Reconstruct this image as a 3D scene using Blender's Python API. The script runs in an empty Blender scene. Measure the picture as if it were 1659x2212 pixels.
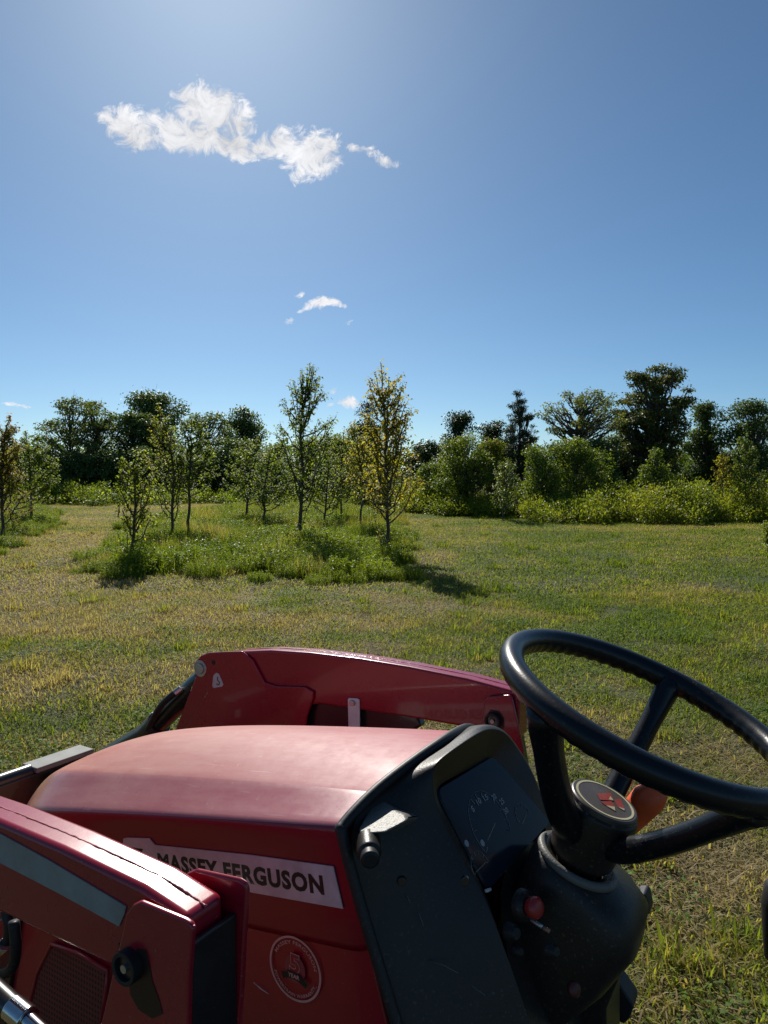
import bpy, bmesh, math, random
import numpy as np
from mathutils import Vector, Matrix
R = math.radians
random.seed(7); RNG = np.random.default_rng(11)
scene = bpy.context.scene
COL = scene.collection

# ------------------------------------------------------------------ camera
H = 1.6; DS = 1.6/1.9; FPX = 1555.24; CX = 829.5; CY = 1106.0; PITCH = math.atan((1106-1022)/FPX)
cam_d = bpy.data.cameras.new('camera'); cam = bpy.data.objects.new('camera', cam_d); COL.objects.link(cam)
cam.location = (0, 0, H); cam.rotation_euler = (R(90)-PITCH, 0, 0)
cam_d.sensor_fit = 'VERTICAL'; cam_d.sensor_height = 36.0; cam_d.lens = FPX/2212*36
cam_d.clip_start = 0.05; cam_d.clip_end = 3000
scene.camera = cam

# ------------------------------------------------------------------ world and sun
SUN_AZ = -13.0; SUN_EL = 37.0
world = bpy.data.worlds.new('World'); scene.world = world; world.use_nodes = True
SKY_STRENGTH = 0.074
def build_world():
    nt = world.node_tree; N = nt.nodes; L = nt.links
    N.clear()
    out = N.new('ShaderNodeOutputWorld'); bg = N.new('ShaderNodeBackground'); bg.inputs[1].default_value = 1
    sky = N.new('ShaderNodeTexSky'); sky.sky_type = 'NISHITA'; sky.sun_disc = False
    sky.sun_elevation = R(SUN_EL); sky.sun_rotation = R(SUN_AZ)
    sky.altitude = 50; sky.air_density = 0.7; sky.dust_density = 0.4; sky.ozone_density = 9.0
    def M(op, a, b=None, c=None, clamp=False):
        n = N.new('ShaderNodeMath'); n.operation = op; n.use_clamp = clamp
        for i, v in enumerate((a, b, c)):
            if v is None: continue
            if isinstance(v, (int, float)): n.inputs[i].default_value = v
            else: L.new(v, n.inputs[i])
        return n.outputs[0]
    tc = N.new('ShaderNodeTexCoord'); sep = N.new('ShaderNodeSeparateXYZ'); L.new(tc.outputs['Generated'], sep.inputs[0])
    yy = M('MAXIMUM', sep.outputs[1], 0.02)
    u = M('DIVIDE', sep.outputs[0], yy); v = M('DIVIDE', sep.outputs[2], yy)
    comb = N.new('ShaderNodeCombineXYZ'); L.new(u, comb.inputs[0]); L.new(v, comb.inputs[1])
    def noise(scale, detail, rough, dist=0.0, off=0.0):
        mp = N.new('ShaderNodeVectorMath'); mp.operation = 'ADD'; L.new(comb.outputs[0], mp.inputs[0]); mp.inputs[1].default_value = (off, off*0.7, off*1.3)
        n = N.new('ShaderNodeTexNoise'); n.inputs['Scale'].default_value = scale; n.inputs['Detail'].default_value = detail
        n.inputs['Roughness'].default_value = rough; n.inputs['Distortion'].default_value = dist
        L.new(mp.outputs[0], n.inputs['Vector']); return n.outputs['Fac'], n.outputs['Color']
    # domain warp so that cloud edges are ragged
    _, wc = noise(16, 6, 0.68, 0.3, 3.1)
    ws = N.new('ShaderNodeSeparateColor'); L.new(wc, ws.inputs[0])
    u2 = M('ADD', u, M('MULTIPLY', M('SUBTRACT', ws.outputs[0], 0.5), 0.034))
    v2 = M('ADD', v, M('MULTIPLY', M('SUBTRACT', ws.outputs[1], 0.5), 0.034))
    blobs = []; CLOUD_SHIFT = 5
    def B(px, py, rx, ry, ang=0, k=1.0):        # cloud lobes as directions on the sky
        dx = (px-CX)/FPX; dy = -(py+CLOUD_SHIFT-CY)/FPX
        Y = math.cos(PITCH)+dy*math.sin(PITCH); Z = -math.sin(PITCH)+dy*math.cos(PITCH)
        blobs.append((dx/Y, Z/Y, rx/FPX/Y, ry/FPX/Y, R(ang), k))
    B(265,260,52,34,-15); B(310,278,60,44); B(370,282,60,38); B(425,228,56,50); B(470,235,54,50,-30); B(430,285,75,36)
    B(500,305,55,26,-25); B(515,262,30,34,-50,.9); B(560,325,60,20,-10,.8); B(615,310,55,32,0,.85); B(670,325,58,48,0,.92); B(700,310,34,30,0,.85); B(648,372,22,14,20,.6)
    B(770,314,28,8,-5,.55); B(833,347,24,11,-10,.55); B(803,331,14,6,-25,.35)
    B(700,654,34,10,3,.7); B(664,660,12,5,20,.35); B(736,657,12,5,-10,.35); B(627,688,9,7,30,.3); B(748,684,11,7,30,.35); B(650,634,8,3,30,.2)
    B(42,869,26,5,-8,.6); B(62,872,14,4,0,.5); B(26,866,12,5,0,.5)
    B(750,861,26,11,-10,.7); B(775,866,14,6,-10,.5); B(727,840,7,7,0,.25); B(722,870,14,4,10,.3)
    acc = None
    for (bu, bv, ru, rv, an, k) in blobs:
        du = M('SUBTRACT', u2, bu); dv = M('SUBTRACT', v2, bv)
        ca, sa = math.cos(an), math.sin(an)
        a = M('DIVIDE', M('ADD', M('MULTIPLY', du, ca), M('MULTIPLY', dv, sa)), ru*1.2)
        b = M('DIVIDE', M('SUBTRACT', M('MULTIPLY', dv, ca), M('MULTIPLY', du, sa)), rv*1.2)
        q = M('MULTIPLY', M('SUBTRACT', 1.0, M('ADD', M('MULTIPLY', a, a), M('MULTIPLY', b, b))), k)
        acc = q if acc is None else M('MAXIMUM', acc, q)
    f1, _ = noise(34, 12, 0.70, 0.9, 1.7)
    f2, _ = noise(9, 5, 0.6, 0.2, 5.3)
    dens = M('ADD', M('MULTIPLY', M('MAXIMUM', acc, -1.5), 1.15), M('MULTIPLY', M('SUBTRACT', f1, 0.50), 4.6))
    mask = M('MULTIPLY', M('SUBTRACT', dens, 0.0), 1.15, clamp=True)
    mask = M('SMOOTH_MIN', mask, 0.97, 0.1)
    gate = M('MULTIPLY', M('ADD', acc, 0.35), 3.0, clamp=True)
    mask = M('MULTIPLY', mask, gate, clamp=True)
    cr = N.new('ShaderNodeMapRange'); cr.inputs[1].default_value = 0.38; cr.inputs[2].default_value = 0.6; cr.inputs[3].default_value = 0.62; cr.inputs[4].default_value = 0.98
    L.new(M('ADD', M('MULTIPLY', f2, .5), M('MULTIPLY', f1, .5)), cr.inputs[0])
    cc = N.new('ShaderNodeCombineColor'); cr.inputs[3].default_value *= .8; cr.inputs[4].default_value *= .8
    L.new(cr.outputs[0], cc.inputs[0]); L.new(cr.outputs[0], cc.inputs[1]); L.new(M('MULTIPLY', cr.outputs[0], 1.03), cc.inputs[2])
    sc = N.new('ShaderNodeVectorMath'); sc.operation = 'MULTIPLY'; L.new(sky.outputs[0], sc.inputs[0])
    sc.inputs[1].default_value = (SKY_STRENGTH*1.02, SKY_STRENGTH*1.06, SKY_STRENGTH*.90)
    mx = N.new('ShaderNodeMix'); mx.data_type = 'RGBA'; L.new(mask, mx.inputs[0]); L.new(sc.outputs[0], mx.inputs[6]); L.new(cc.outputs[0], mx.inputs[7])
    L.new(mx.outputs[2], bg.inputs[0]); L.new(bg.outputs[0], out.inputs[0])
build_world()
sun_d = bpy.data.lights.new('sun', 'SUN'); sun = bpy.data.objects.new('sun', sun_d); COL.objects.link(sun)
sun_d.energy = 4.6; sun_d.angle = R(0.53); sun_d.color = (1.0, 0.95, 0.86)
SD = Vector((math.sin(R(SUN_AZ))*math.cos(R(SUN_EL)), math.cos(R(SUN_AZ))*math.cos(R(SUN_EL)), math.sin(R(SUN_EL))))
sun.rotation_euler = SD.to_track_quat('Z', 'Y').to_euler()
sun.location = SD*60
scene.view_settings.view_transform = 'Standard'; scene.view_settings.look = 'None'
scene.view_settings.exposure = 0.35; scene.view_settings.gamma = 1.0
scene.cycles.max_bounces = 8; scene.cycles.transparent_max_bounces = 8

# ------------------------------------------------------------------ helpers
def wray(px, py):
    x = (px-CX)/FPX; y = -(py-CY)/FPX
    return np.array([x, math.cos(PITCH)+y*math.sin(PITCH), -math.sin(PITCH)+y*math.cos(PITCH)])
def at_dist(px, py, Y):
    d = wray(px, py); return np.array([0, 0, H])+d*(Y/d[1])
def on_ground(px, py, z=0.0):
    d = wray(px, py); return np.array([0, 0, H])+d*((z-H)/d[2])
def tag(o, label=None, cat=None, group=None, kind=None):
    if label: o['label'] = label
    if cat: o['category'] = cat
    if group: o['group'] = group
    if kind: o['kind'] = kind
    return o
def empty(name, loc=(0,0,0), rot=None):
    o = bpy.data.objects.new(name, None); COL.objects.link(o); o.location = loc; o.empty_display_size = .2
    if rot is not None: o.rotation_euler = rot
    return o
def link(name, me, mat=None, parent=None):
    o = bpy.data.objects.new(name, me); COL.objects.link(o)
    if mat is not None:
        for m in (mat if isinstance(mat, (list, tuple)) else [mat]): me.materials.append(m)
    if parent is not None: o.parent = parent
    return o
def np_mesh(name, V, tris=None, quads=None, rnd=None, smooth=False):
    me = bpy.data.meshes.new(name); V = np.asarray(V, np.float32)
    nt = 0 if tris is None else len(tris); nq = 0 if quads is None else len(quads)
    me.vertices.add(len(V)); me.vertices.foreach_set('co', V.ravel())
    idx = []; st = []; tot = []
    if nt: idx.append(np.asarray(tris, np.int32).ravel()); tot.append(np.full(nt, 3))
    if nq: idx.append(np.asarray(quads, np.int32).ravel()); tot.append(np.full(nq, 4))
    if nt+nq:
        idx = np.concatenate(idx); tot = np.concatenate(tot).astype(np.int32)
        st = np.concatenate([[0], np.cumsum(tot)[:-1]]).astype(np.int32)
        me.loops.add(len(idx)); me.loops.foreach_set('vertex_index', idx)
        me.polygons.add(nt+nq); me.polygons.foreach_set('loop_start', st)
        if smooth: me.polygons.foreach_set('use_smooth', np.ones(nt+nq, bool))
    me.update(calc_edges=True)
    if rnd is not None:
        a = me.attributes.new('rnd', 'FLOAT', 'POINT'); a.data.foreach_set('value', np.asarray(rnd, np.float32))
    me.validate()
    return me

# ------------------------------------------------------------------ materials
def newmat(name):
    m = bpy.data.materials.new(name); m.use_nodes = True
    nt = m.node_tree; b = nt.nodes['Principled BSDF']; return m, nt, b
def nnoise(nt, scale, detail=4, rough=.5, coord='Object', dist=0.0):
    if coord == 'World':
        g = nt.nodes.new('ShaderNodeNewGeometry'); src = g.outputs['Position']
    else:
        g = nt.nodes.new('ShaderNodeTexCoord'); src = g.outputs[coord]
    n = nt.nodes.new('ShaderNodeTexNoise'); n.inputs['Scale'].default_value = scale; n.inputs['Detail'].default_value = detail
    n.inputs['Roughness'].default_value = rough; n.inputs['Distortion'].default_value = dist
    nt.links.new(src, n.inputs['Vector']); return n.outputs['Fac']
def ramp(nt, fac, stops):
    r = nt.nodes.new('ShaderNodeValToRGB'); e = r.color_ramp.elements
    while len(e) < len(stops): e.new(.5)
    for el, (p, c) in zip(e, stops): el.position = p; el.color = (*c, 1)
    nt.links.new(fac, r.inputs[0]); return r.outputs[0]
def mathn(nt, op, a, b=None, clamp=False):
    n = nt.nodes.new('ShaderNodeMath'); n.operation = op; n.use_clamp = clamp
    for i, v in enumerate((a, b)):
        if v is None: continue
        if isinstance(v, (int, float)): n.inputs[i].default_value = v
        else: nt.links.new(v, n.inputs[i])
    return n.outputs[0]
def mixc(nt, fac, a, b):
    m = nt.nodes.new('ShaderNodeMix'); m.data_type = 'RGBA'
    for i, v in ((0, fac), (6, a), (7, b)):
        if isinstance(v, (int, float)): m.inputs[i].default_value = v
        elif isinstance(v, tuple): m.inputs[i].default_value = (*v, 1)
        else: nt.links.new(v, m.inputs[i])
    return m.outputs[2]
def bump(nt, b, h, strength=.3, dist=.01):
    n = nt.nodes.new('ShaderNodeBump'); n.inputs['Strength'].default_value = strength; n.inputs['Distance'].default_value = dist
    nt.links.new(h, n.inputs['Height']); nt.links.new(n.outputs[0], b.inputs['Normal'])

def leaf_mat(name, stops, trans=.45, rough=.55, big=0.5, bigscale=.5, tint=(1.7, 1.7, .6), spec=.12):
    """leaf card material: colour varies per leaf (rnd) and per clump (world noise); thin leaves let light through"""
    m, nt, b = newmat(name); N = nt.nodes
    at = N.new('ShaderNodeAttribute'); at.attribute_name = 'rnd'
    nz = nnoise(nt, bigscale, 3, .6, 'World')
    f = mathn(nt, 'ADD', mathn(nt, 'MULTIPLY', at.outputs['Fac'], 1-big), mathn(nt, 'MULTIPLY', mathn(nt, 'MULTIPLY', mathn(nt, 'SUBTRACT', nz, .25), 2.0), big), clamp=True)
    c = ramp(nt, f, stops)
    nt.links.new(c, b.inputs['Base Color']); b.inputs['Roughness'].default_value = rough
    b.inputs['Specular IOR Level'].default_value = spec
    tr = N.new('ShaderNodeBsdfTranslucent')
    mm = N.new('ShaderNodeVectorMath'); mm.operation = 'MULTIPLY'; nt.links.new(c, mm.inputs[0]); mm.inputs[1].default_value = tint
    nt.links.new(mm.outputs[0], tr.inputs['Color'])
    mix = N.new('ShaderNodeMixShader'); mix.inputs[0].default_value = trans
    nt.links.new(b.outputs[0], mix.inputs[1]); nt.links.new(tr.outputs[0], mix.inputs[2])
    nt.links.new(mix.outputs[0], N['Material Output'].inputs[0]); return m
MAT = {}
MAT['pear_green'] = leaf_mat('pear_leaf_green', [(0, (0.066,0.109,0.017)), (.5, (0.133,0.182,0.029)), (1, (0.246,0.274,0.036))], .64, .55, .35, .9)
MAT['pear_yellow'] = leaf_mat('pear_leaf_yellow', [(0, (0.132,0.156,0.025)), (.35, (0.228,0.222,0.035)), (.7, (0.336,0.276,0.045)), (1, (0.432,0.240,0.060))], .66, .55, .45, 1.0)
MAT['pear_mid'] = leaf_mat('pear_leaf_mid', [(0, (0.085,0.128,0.022)), (.55, (0.169,0.209,0.034)), (.9, (0.360,0.311,0.048)), (1, (0.454,0.201,0.048))], .66, .55, .35, 1.0)
MAT['pear_red'] = leaf_mat('pear_leaf_red', [(0, (0.070,0.102,0.024)), (.5, (0.157,0.162,0.034)), (.8, (0.386,0.143,0.040)), (1, (0.527,0.102,0.047))], .62, .55, .6, 1.3)
MAT['dark_leaf'] = leaf_mat('dark_tree_leaf', [(0, (0.048,0.082,0.032)), (.6, (0.107,0.160,0.050)), (1, (0.200,0.245,0.070))], .3, .5, .5, .35)
MAT['rust_leaf'] = leaf_mat('rusty_tree_leaf', [(0, (0.046,0.067,0.026)), (.6, (0.116,0.139,0.042)), (.85, (0.209,0.168,0.054)), (1, (0.278,0.134,0.053))], .3, .5, .6, .3)
MAT['airy_leaf'] = leaf_mat('airy_tree_leaf', [(0, (0.076,0.109,0.041)), (.6, (0.132,0.173,0.059)), (1, (0.208,0.237,0.076))], .4, .5, .4, .4)
MAT['pale_leaf'] = leaf_mat('pale_tree_leaf', [(0, (0.098,0.126,0.054)), (.6, (0.168,0.196,0.084)), (1, (0.266,0.280,0.120))], .4, .5, .4, .4)
MAT['bush_leaf'] = leaf_mat('bush_leaf', [(0, (0.072,0.124,0.024)), (.6, (0.154,0.206,0.034)), (1, (0.269,0.279,0.046))], .4, .45, .5, .45)
MAT['bush_yellow'] = leaf_mat('yellow_bush_leaf', [(0, (0.091,0.130,0.020)), (.6, (0.182,0.202,0.030)), (1, (0.286,0.260,0.040))], .45, .45, .5, .5)
MAT['conifer'] = leaf_mat('conifer_needles', [(0, (0.029,0.049,0.026)), (1, (0.083,0.114,0.046))], .15, .6, .3, .5)
MAT['ivy'] = leaf_mat('ivy_leaf', [(0, (0.025,0.049,0.018)), (.8, (0.062,0.094,0.026)), (1, (0.125,0.156,0.036))], .22, .45, .4, .5)
MAT['weed'] = leaf_mat('weed_leaf', [(0, (.075,.125,.016)), (.5, (.15,.205,.026)), (1, (.27,.28,.05))], .45, .45, .5, .35)
MAT['bramble'] = leaf_mat('bramble_leaf', [(0, (0.091,0.138,0.018)), (.5, (0.182,0.225,0.029)), (.85, (0.299,0.288,0.050)), (1, (0.364,0.225,0.066))], .42, .4, .55, .45)

def bark(name, c1, c2):
    m, nt, b = newmat(name); n = nnoise(nt, 14, 6, .65)
    nt.links.new(ramp(nt, n, [(.3, c1), (.7, c2)]), b.inputs['Base Color']); b.inputs['Roughness'].default_value = .9
    bump(nt, b, n, .6, .01); return m
MAT['bark'] = bark('bark', (.035,.028,.022), (.11,.095,.08))
MAT['bark_grey'] = bark('grey_bark', (.06,.05,.045), (.16,.14,.12))

FIELD = [(200,1175,.8,2.5,.6),(245,1110,1.5,5,.45),(300,1350,2.2,.55,.45),(620,1345,1.2,.5,.4),(80,1470,.8,.4,.6),(330,1480,.6,.35,.4),(960,1205,.5,.9,.55),(1240,1550,.3,.25,.7),(1570,1490,.3,.25,.5),(1350,1142,5,.8,.55),(1400,1230,2.6,2.6,-.2),(1250,1380,.8,.6,-.35),(150,1395,.5,.25,-.4),(150,1560,.35,.25,-.5),(700,1290,1.5,.5,-.3),(1560,1850,.25,.2,.5),(1500,1620,.25,.2,.4),(1600,1700,.2,.15,-.4),(1560,1980,.5,.35,.35),(1430,1780,.3,.3,.3),(250,1450,.9,.35,.3)]
def grass_mat(name, dry):
    m, nt, b = newmat(name); N = nt.nodes
    at = N.new('ShaderNodeAttribute'); at.attribute_name = 'rnd'
    big = nnoise(nt, .34, 5, .62, 'World', .6); mid = nnoise(nt, 1.7, 4, .6, 'World')
    d = mathn(nt, 'ADD', mathn(nt, 'MULTIPLY', mathn(nt, 'SUBTRACT', big, .5), 3.2), mathn(nt, 'MULTIPLY', mathn(nt, 'SUBTRACT', mid, .5), 2.0))
    # the mown ground is drier to the left of the orchard row
    g = N.new('ShaderNodeNewGeometry'); sp = N.new('ShaderNodeSeparateXYZ'); nt.links.new(g.outputs['Position'], sp.inputs[0])
    lx = mathn(nt, 'MULTIPLY', mathn(nt, 'SUBTRACT', 0.2, sp.outputs[0]), .10)
    lx = mathn(nt, 'MINIMUM', mathn(nt, 'MAXIMUM', lx, -.25), .30)
    acc = None      # places where the mown grass is drier (+) or lusher (-), as seen in the field
    for (px, py, rx, ry, amp) in FIELD:
        gx, gy = on_ground(px, py)[:2]
        a = mathn(nt, 'MULTIPLY', mathn(nt, 'SUBTRACT', sp.outputs[0], float(gx)), 1/rx); c_ = mathn(nt, 'MULTIPLY', mathn(nt, 'SUBTRACT', sp.outputs[1], float(gy)), 1/ry)
        q = mathn(nt, 'MULTIPLY', mathn(nt, 'POWER', 2.718, mathn(nt, 'MULTIPLY', mathn(nt, 'ADD', mathn(nt, 'MULTIPLY', a, a), mathn(nt, 'MULTIPLY', c_, c_)), -1.0)), amp)
        acc = q if acc is None else mathn(nt, 'ADD', acc, q)
    d = mathn(nt, 'ADD', d, acc)
    d = mathn(nt, 'ADD', mathn(nt, 'ADD', d, lx), dry)
    f = mathn(nt, 'ADD', mathn(nt, 'MULTIPLY', mathn(nt, 'SUBTRACT', at.outputs['Fac'], .5), .9), d, clamp=True)
    c = ramp(nt, f, [(0, (.115,.16,.02)), (.3, (.21,.25,.032)), (.55, (.285,.265,.05)), (.8, (.30,.225,.09)), (1, (.38,.30,.165))])
    nt.links.new(c, b.inputs['Base Color']); b.inputs['Roughness'].default_value = .6; b.inputs['Specular IOR Level'].default_value = .15
    tr = N.new('ShaderNodeBsdfTranslucent')
    mm = N.new('ShaderNodeVectorMath'); mm.operation = 'MULTIPLY'; nt.links.new(c, mm.inputs[0]); mm.inputs[1].default_value = (1.5, 1.55, .7)
    nt.links.new(mm.outputs[0], tr.inputs['Color'])
    mix = N.new('ShaderNodeMixShader'); mix.inputs[0].default_value = .5
    nt.links.new(b.outputs[0], mix.inputs[1]); nt.links.new(tr.outputs[0], mix.inputs[2])
    nt.links.new(mix.outputs[0], N['Material Output'].inputs[0]); return m
MAT['grass'] = grass_mat('mown_grass', .36)
MAT['thatch'] = grass_mat('dry_grass', .90)
MAT['clover'] = leaf_mat('clover_leaf', [(0, (.07,.14,.025)), (.6, (.12,.20,.04)), (1, (.18,.25,.05))], .4, .6, .3, 1.0)

def ground_mat():
    m, nt, b = newmat('soil_and_thatch')
    big = nnoise(nt, .34, 5, .62, 'World', .6); fine = nnoise(nt, 40, 6, .7, 'World'); mid = nnoise(nt, 5, 6, .65, 'World')
    c1 = ramp(nt, fine, [(.3, (.035,.022,.010)), (.55, (.11,.075,.026)), (.75, (.21,.15,.055))])
    c2 = ramp(nt, fine, [(.3, (.02,.032,.008)), (.6, (.065,.09,.016)), (.8, (.13,.145,.03))])
    f = mathn(nt, 'ADD', mathn(nt, 'MULTIPLY', mathn(nt, 'SUBTRACT', big, .45), 3.), mathn(nt, 'SUBTRACT', mid, .2), clamp=True)
    nt.links.new(mixc(nt, f, c2, c1), b.inputs['Base Color']); b.inputs['Roughness'].default_value = .95
    bump(nt, b, mathn(nt, 'ADD', fine, mathn(nt, 'MULTIPLY', mid, 2.)), .9, .03); return m

# ------------------------------------------------------------------ ground
def ghash(x, y):
    return (np.sin(x*1.7+np.sin(y*.9)*2)*np.cos(y*1.3+np.sin(x*.7)*1.5))
def gheight(x, y):
    x = np.asarray(x, float); y = np.asarray(y, float)
    h = .022*ghash(x, y)+(.014*ghash(x*2.7+3, y*2.9)+.008*ghash(x*7.1, y*6.3+1))*np.clip((11-y)/4, .12, 1)
    return h
def build_ground():
    xs = np.concatenate([[-1500,-600,-250,-120,-70], np.arange(-45, 45.1, .16), [70,120,250,600,1500]])
    ys = np.concatenate([[-1500,-400,-100,-30], np.arange(-6, 60.1, .16), [80,120,250,600,1800]])
    X, Y = np.meshgrid(xs, ys); Z = gheight(X, Y)*(np.abs(X) < 60)*(np.abs(Y) < 70)-np.clip((Y-7)/6, 0, 1)*.014
    n, k = len(xs), len(ys)
    V = np.stack([X.ravel(), Y.ravel(), Z.ravel()], 1)
    i, j = np.meshgrid(np.arange(n-1), np.arange(k-1)); a = (j*n+i).ravel()
    Q = np.stack([a, a+1, a+1+n, a+n], 1)
    o = link('ground', np_mesh('ground', V, quads=Q, smooth=True), ground_mat())
    tag(o, 'mown grassy field floor of soil and dry thatch', 'ground', kind='structure')
build_ground()

# ------------------------------------------------------------------ grass patches (instanced)
def blades(n, rad, h0, h1, w, flat=0.0, seed=0, bend=.5):
    g = np.random.default_rng(seed)
    r = rad*np.sqrt(g.random(n)); a = g.random(n)*2*np.pi
    P = np.stack([r*np.cos(a), r*np.sin(a), np.full(n, -.005)], 1)
    h = g.uniform(h0, h1, n)*(g.random(n)**.5*.7+.5); az = g.random(n)*2*np.pi
    lean = np.clip(g.normal(bend, .35, n), 0.05, 1.5)+flat*g.random(n)
    D = np.stack([np.cos(az), np.sin(az), np.zeros(n)], 1); S = np.stack([-np.sin(az), np.cos(az), np.zeros(n)], 1)
    up = np.array([0, 0, 1.])
    def pt(t, k): 
        ang = lean*(.35+.65*t)
        return P+((np.sin(ang)*h*t)[:, None])*D+((np.cos(ang)*h*t)[:, None])*up
    wv = (w*g.uniform(.6, 1.3, n))[:, None]*S
    b0 = P-wv*.5; b1 = P+wv*.5; m = pt(.55, 0); t = pt(1, 0)
    t[:, 2] = np.maximum(t[:, 2], .004)
    V = np.stack([b0, b1, m+wv*.42, m-wv*.42, t], 1).reshape(-1, 3)
    i = np.arange(n)*5
    return V, np.stack([i+3, i+2, i+4], 1), np.stack([i, i+1, i+2, i+3], 1), np.repeat(g.random(n), 5)
def leaflets(P, A, Nn, L, W, rnd, droop=.4):
    """two-triangle leaves bent at the middle. P base, A axis, Nn normal"""
    n = len(P); A = A/np.linalg.norm(A, axis=1, keepdims=True)
    S = np.cross(A, Nn); S /= np.linalg.norm(S, axis=1, keepdims=True)+1e-9
    N2 = np.cross(S, A)
    L = np.asarray(L)[:, None]; W = np.asarray(W)[:, None]
    m = P+A*L*.48; tip = P+A*L*(1-.15*droop)-N2*L*droop*.55
    V = np.stack([P, m+S*W*.5+N2*W*.08, tip, m-S*W*.5+N2*W*.08], 1).reshape(-1, 3)
    i = np.arange(n)*4
    T = np.concatenate([np.stack([i, i+1, i+3], 1), np.stack([i+1, i+2, i+3], 1)])
    return V, T, np.repeat(rnd, 4)
def unit(v): return v/(np.linalg.norm(v, axis=-1, keepdims=True)+1e-9)

def src_obj(name, V, T, Q, rnd, mat, coll):
    me = np_mesh(name, V, T, Q, rnd); me.materials.append(mat)
    o = bpy.data.objects.new(name, me); coll.objects.link(o); return o
def scatter(name, P, rot, scl, idx, coll, label, cat):
    me = np_mesh(name, P)
    for nm, ty, dat in (('rotz', 'FLOAT', rot), ('scl', 'FLOAT', scl), ('pick', 'INT', idx)):
        a = me.attributes.new(nm, ty, 'POINT'); a.data.foreach_set('value', np.asarray(dat, np.float32 if ty == 'FLOAT' else np.int32))
    o = link(name, me)
    ng = bpy.data.node_groups.new(name+'_scatter', 'GeometryNodeTree')
    ng.interface.new_socket('Geometry', in_out='INPUT', socket_type='NodeSocketGeometry'); ng.interface.new_socket('Geometry', in_out='OUTPUT', socket_type='NodeSocketGeometry')
    N, L = ng.nodes, ng.links
    gi = N.new('NodeGroupInput'); go = N.new('NodeGroupOutput'); iop = N.new('GeometryNodeInstanceOnPoints'); ci = N.new('GeometryNodeCollectionInfo')
    ci.inputs['Collection'].default_value = coll; ci.inputs['Separate Children'].default_value = True; ci.inputs['Reset Children'].default_value = True
    def na(nm, ty):
        n = N.new('GeometryNodeInputNamedAttribute'); n.data_type = ty; n.inputs['Name'].default_value = nm; return n.outputs[0]
    cx = N.new('ShaderNodeCombineXYZ'); L.new(na('rotz', 'FLOAT'), cx.inputs[2])
    L.new(gi.outputs[0], iop.inputs['Points']); L.new(ci.outputs[0], iop.inputs['Instance']); iop.inputs['Pick Instance'].default_value = True
    L.new(na('pick', 'INT'), iop.inputs['Instance Index']); L.new(cx.outputs[0], iop.inputs['Rotation']); L.new(na('scl', 'FLOAT'), iop.inputs['Scale'])
    L.new(iop.outputs[0], go.inputs[0])
    md = o.modifiers.new('scatter', 'NODES'); md.node_group = ng
    return tag(o, label, cat, kind='stuff')

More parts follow.
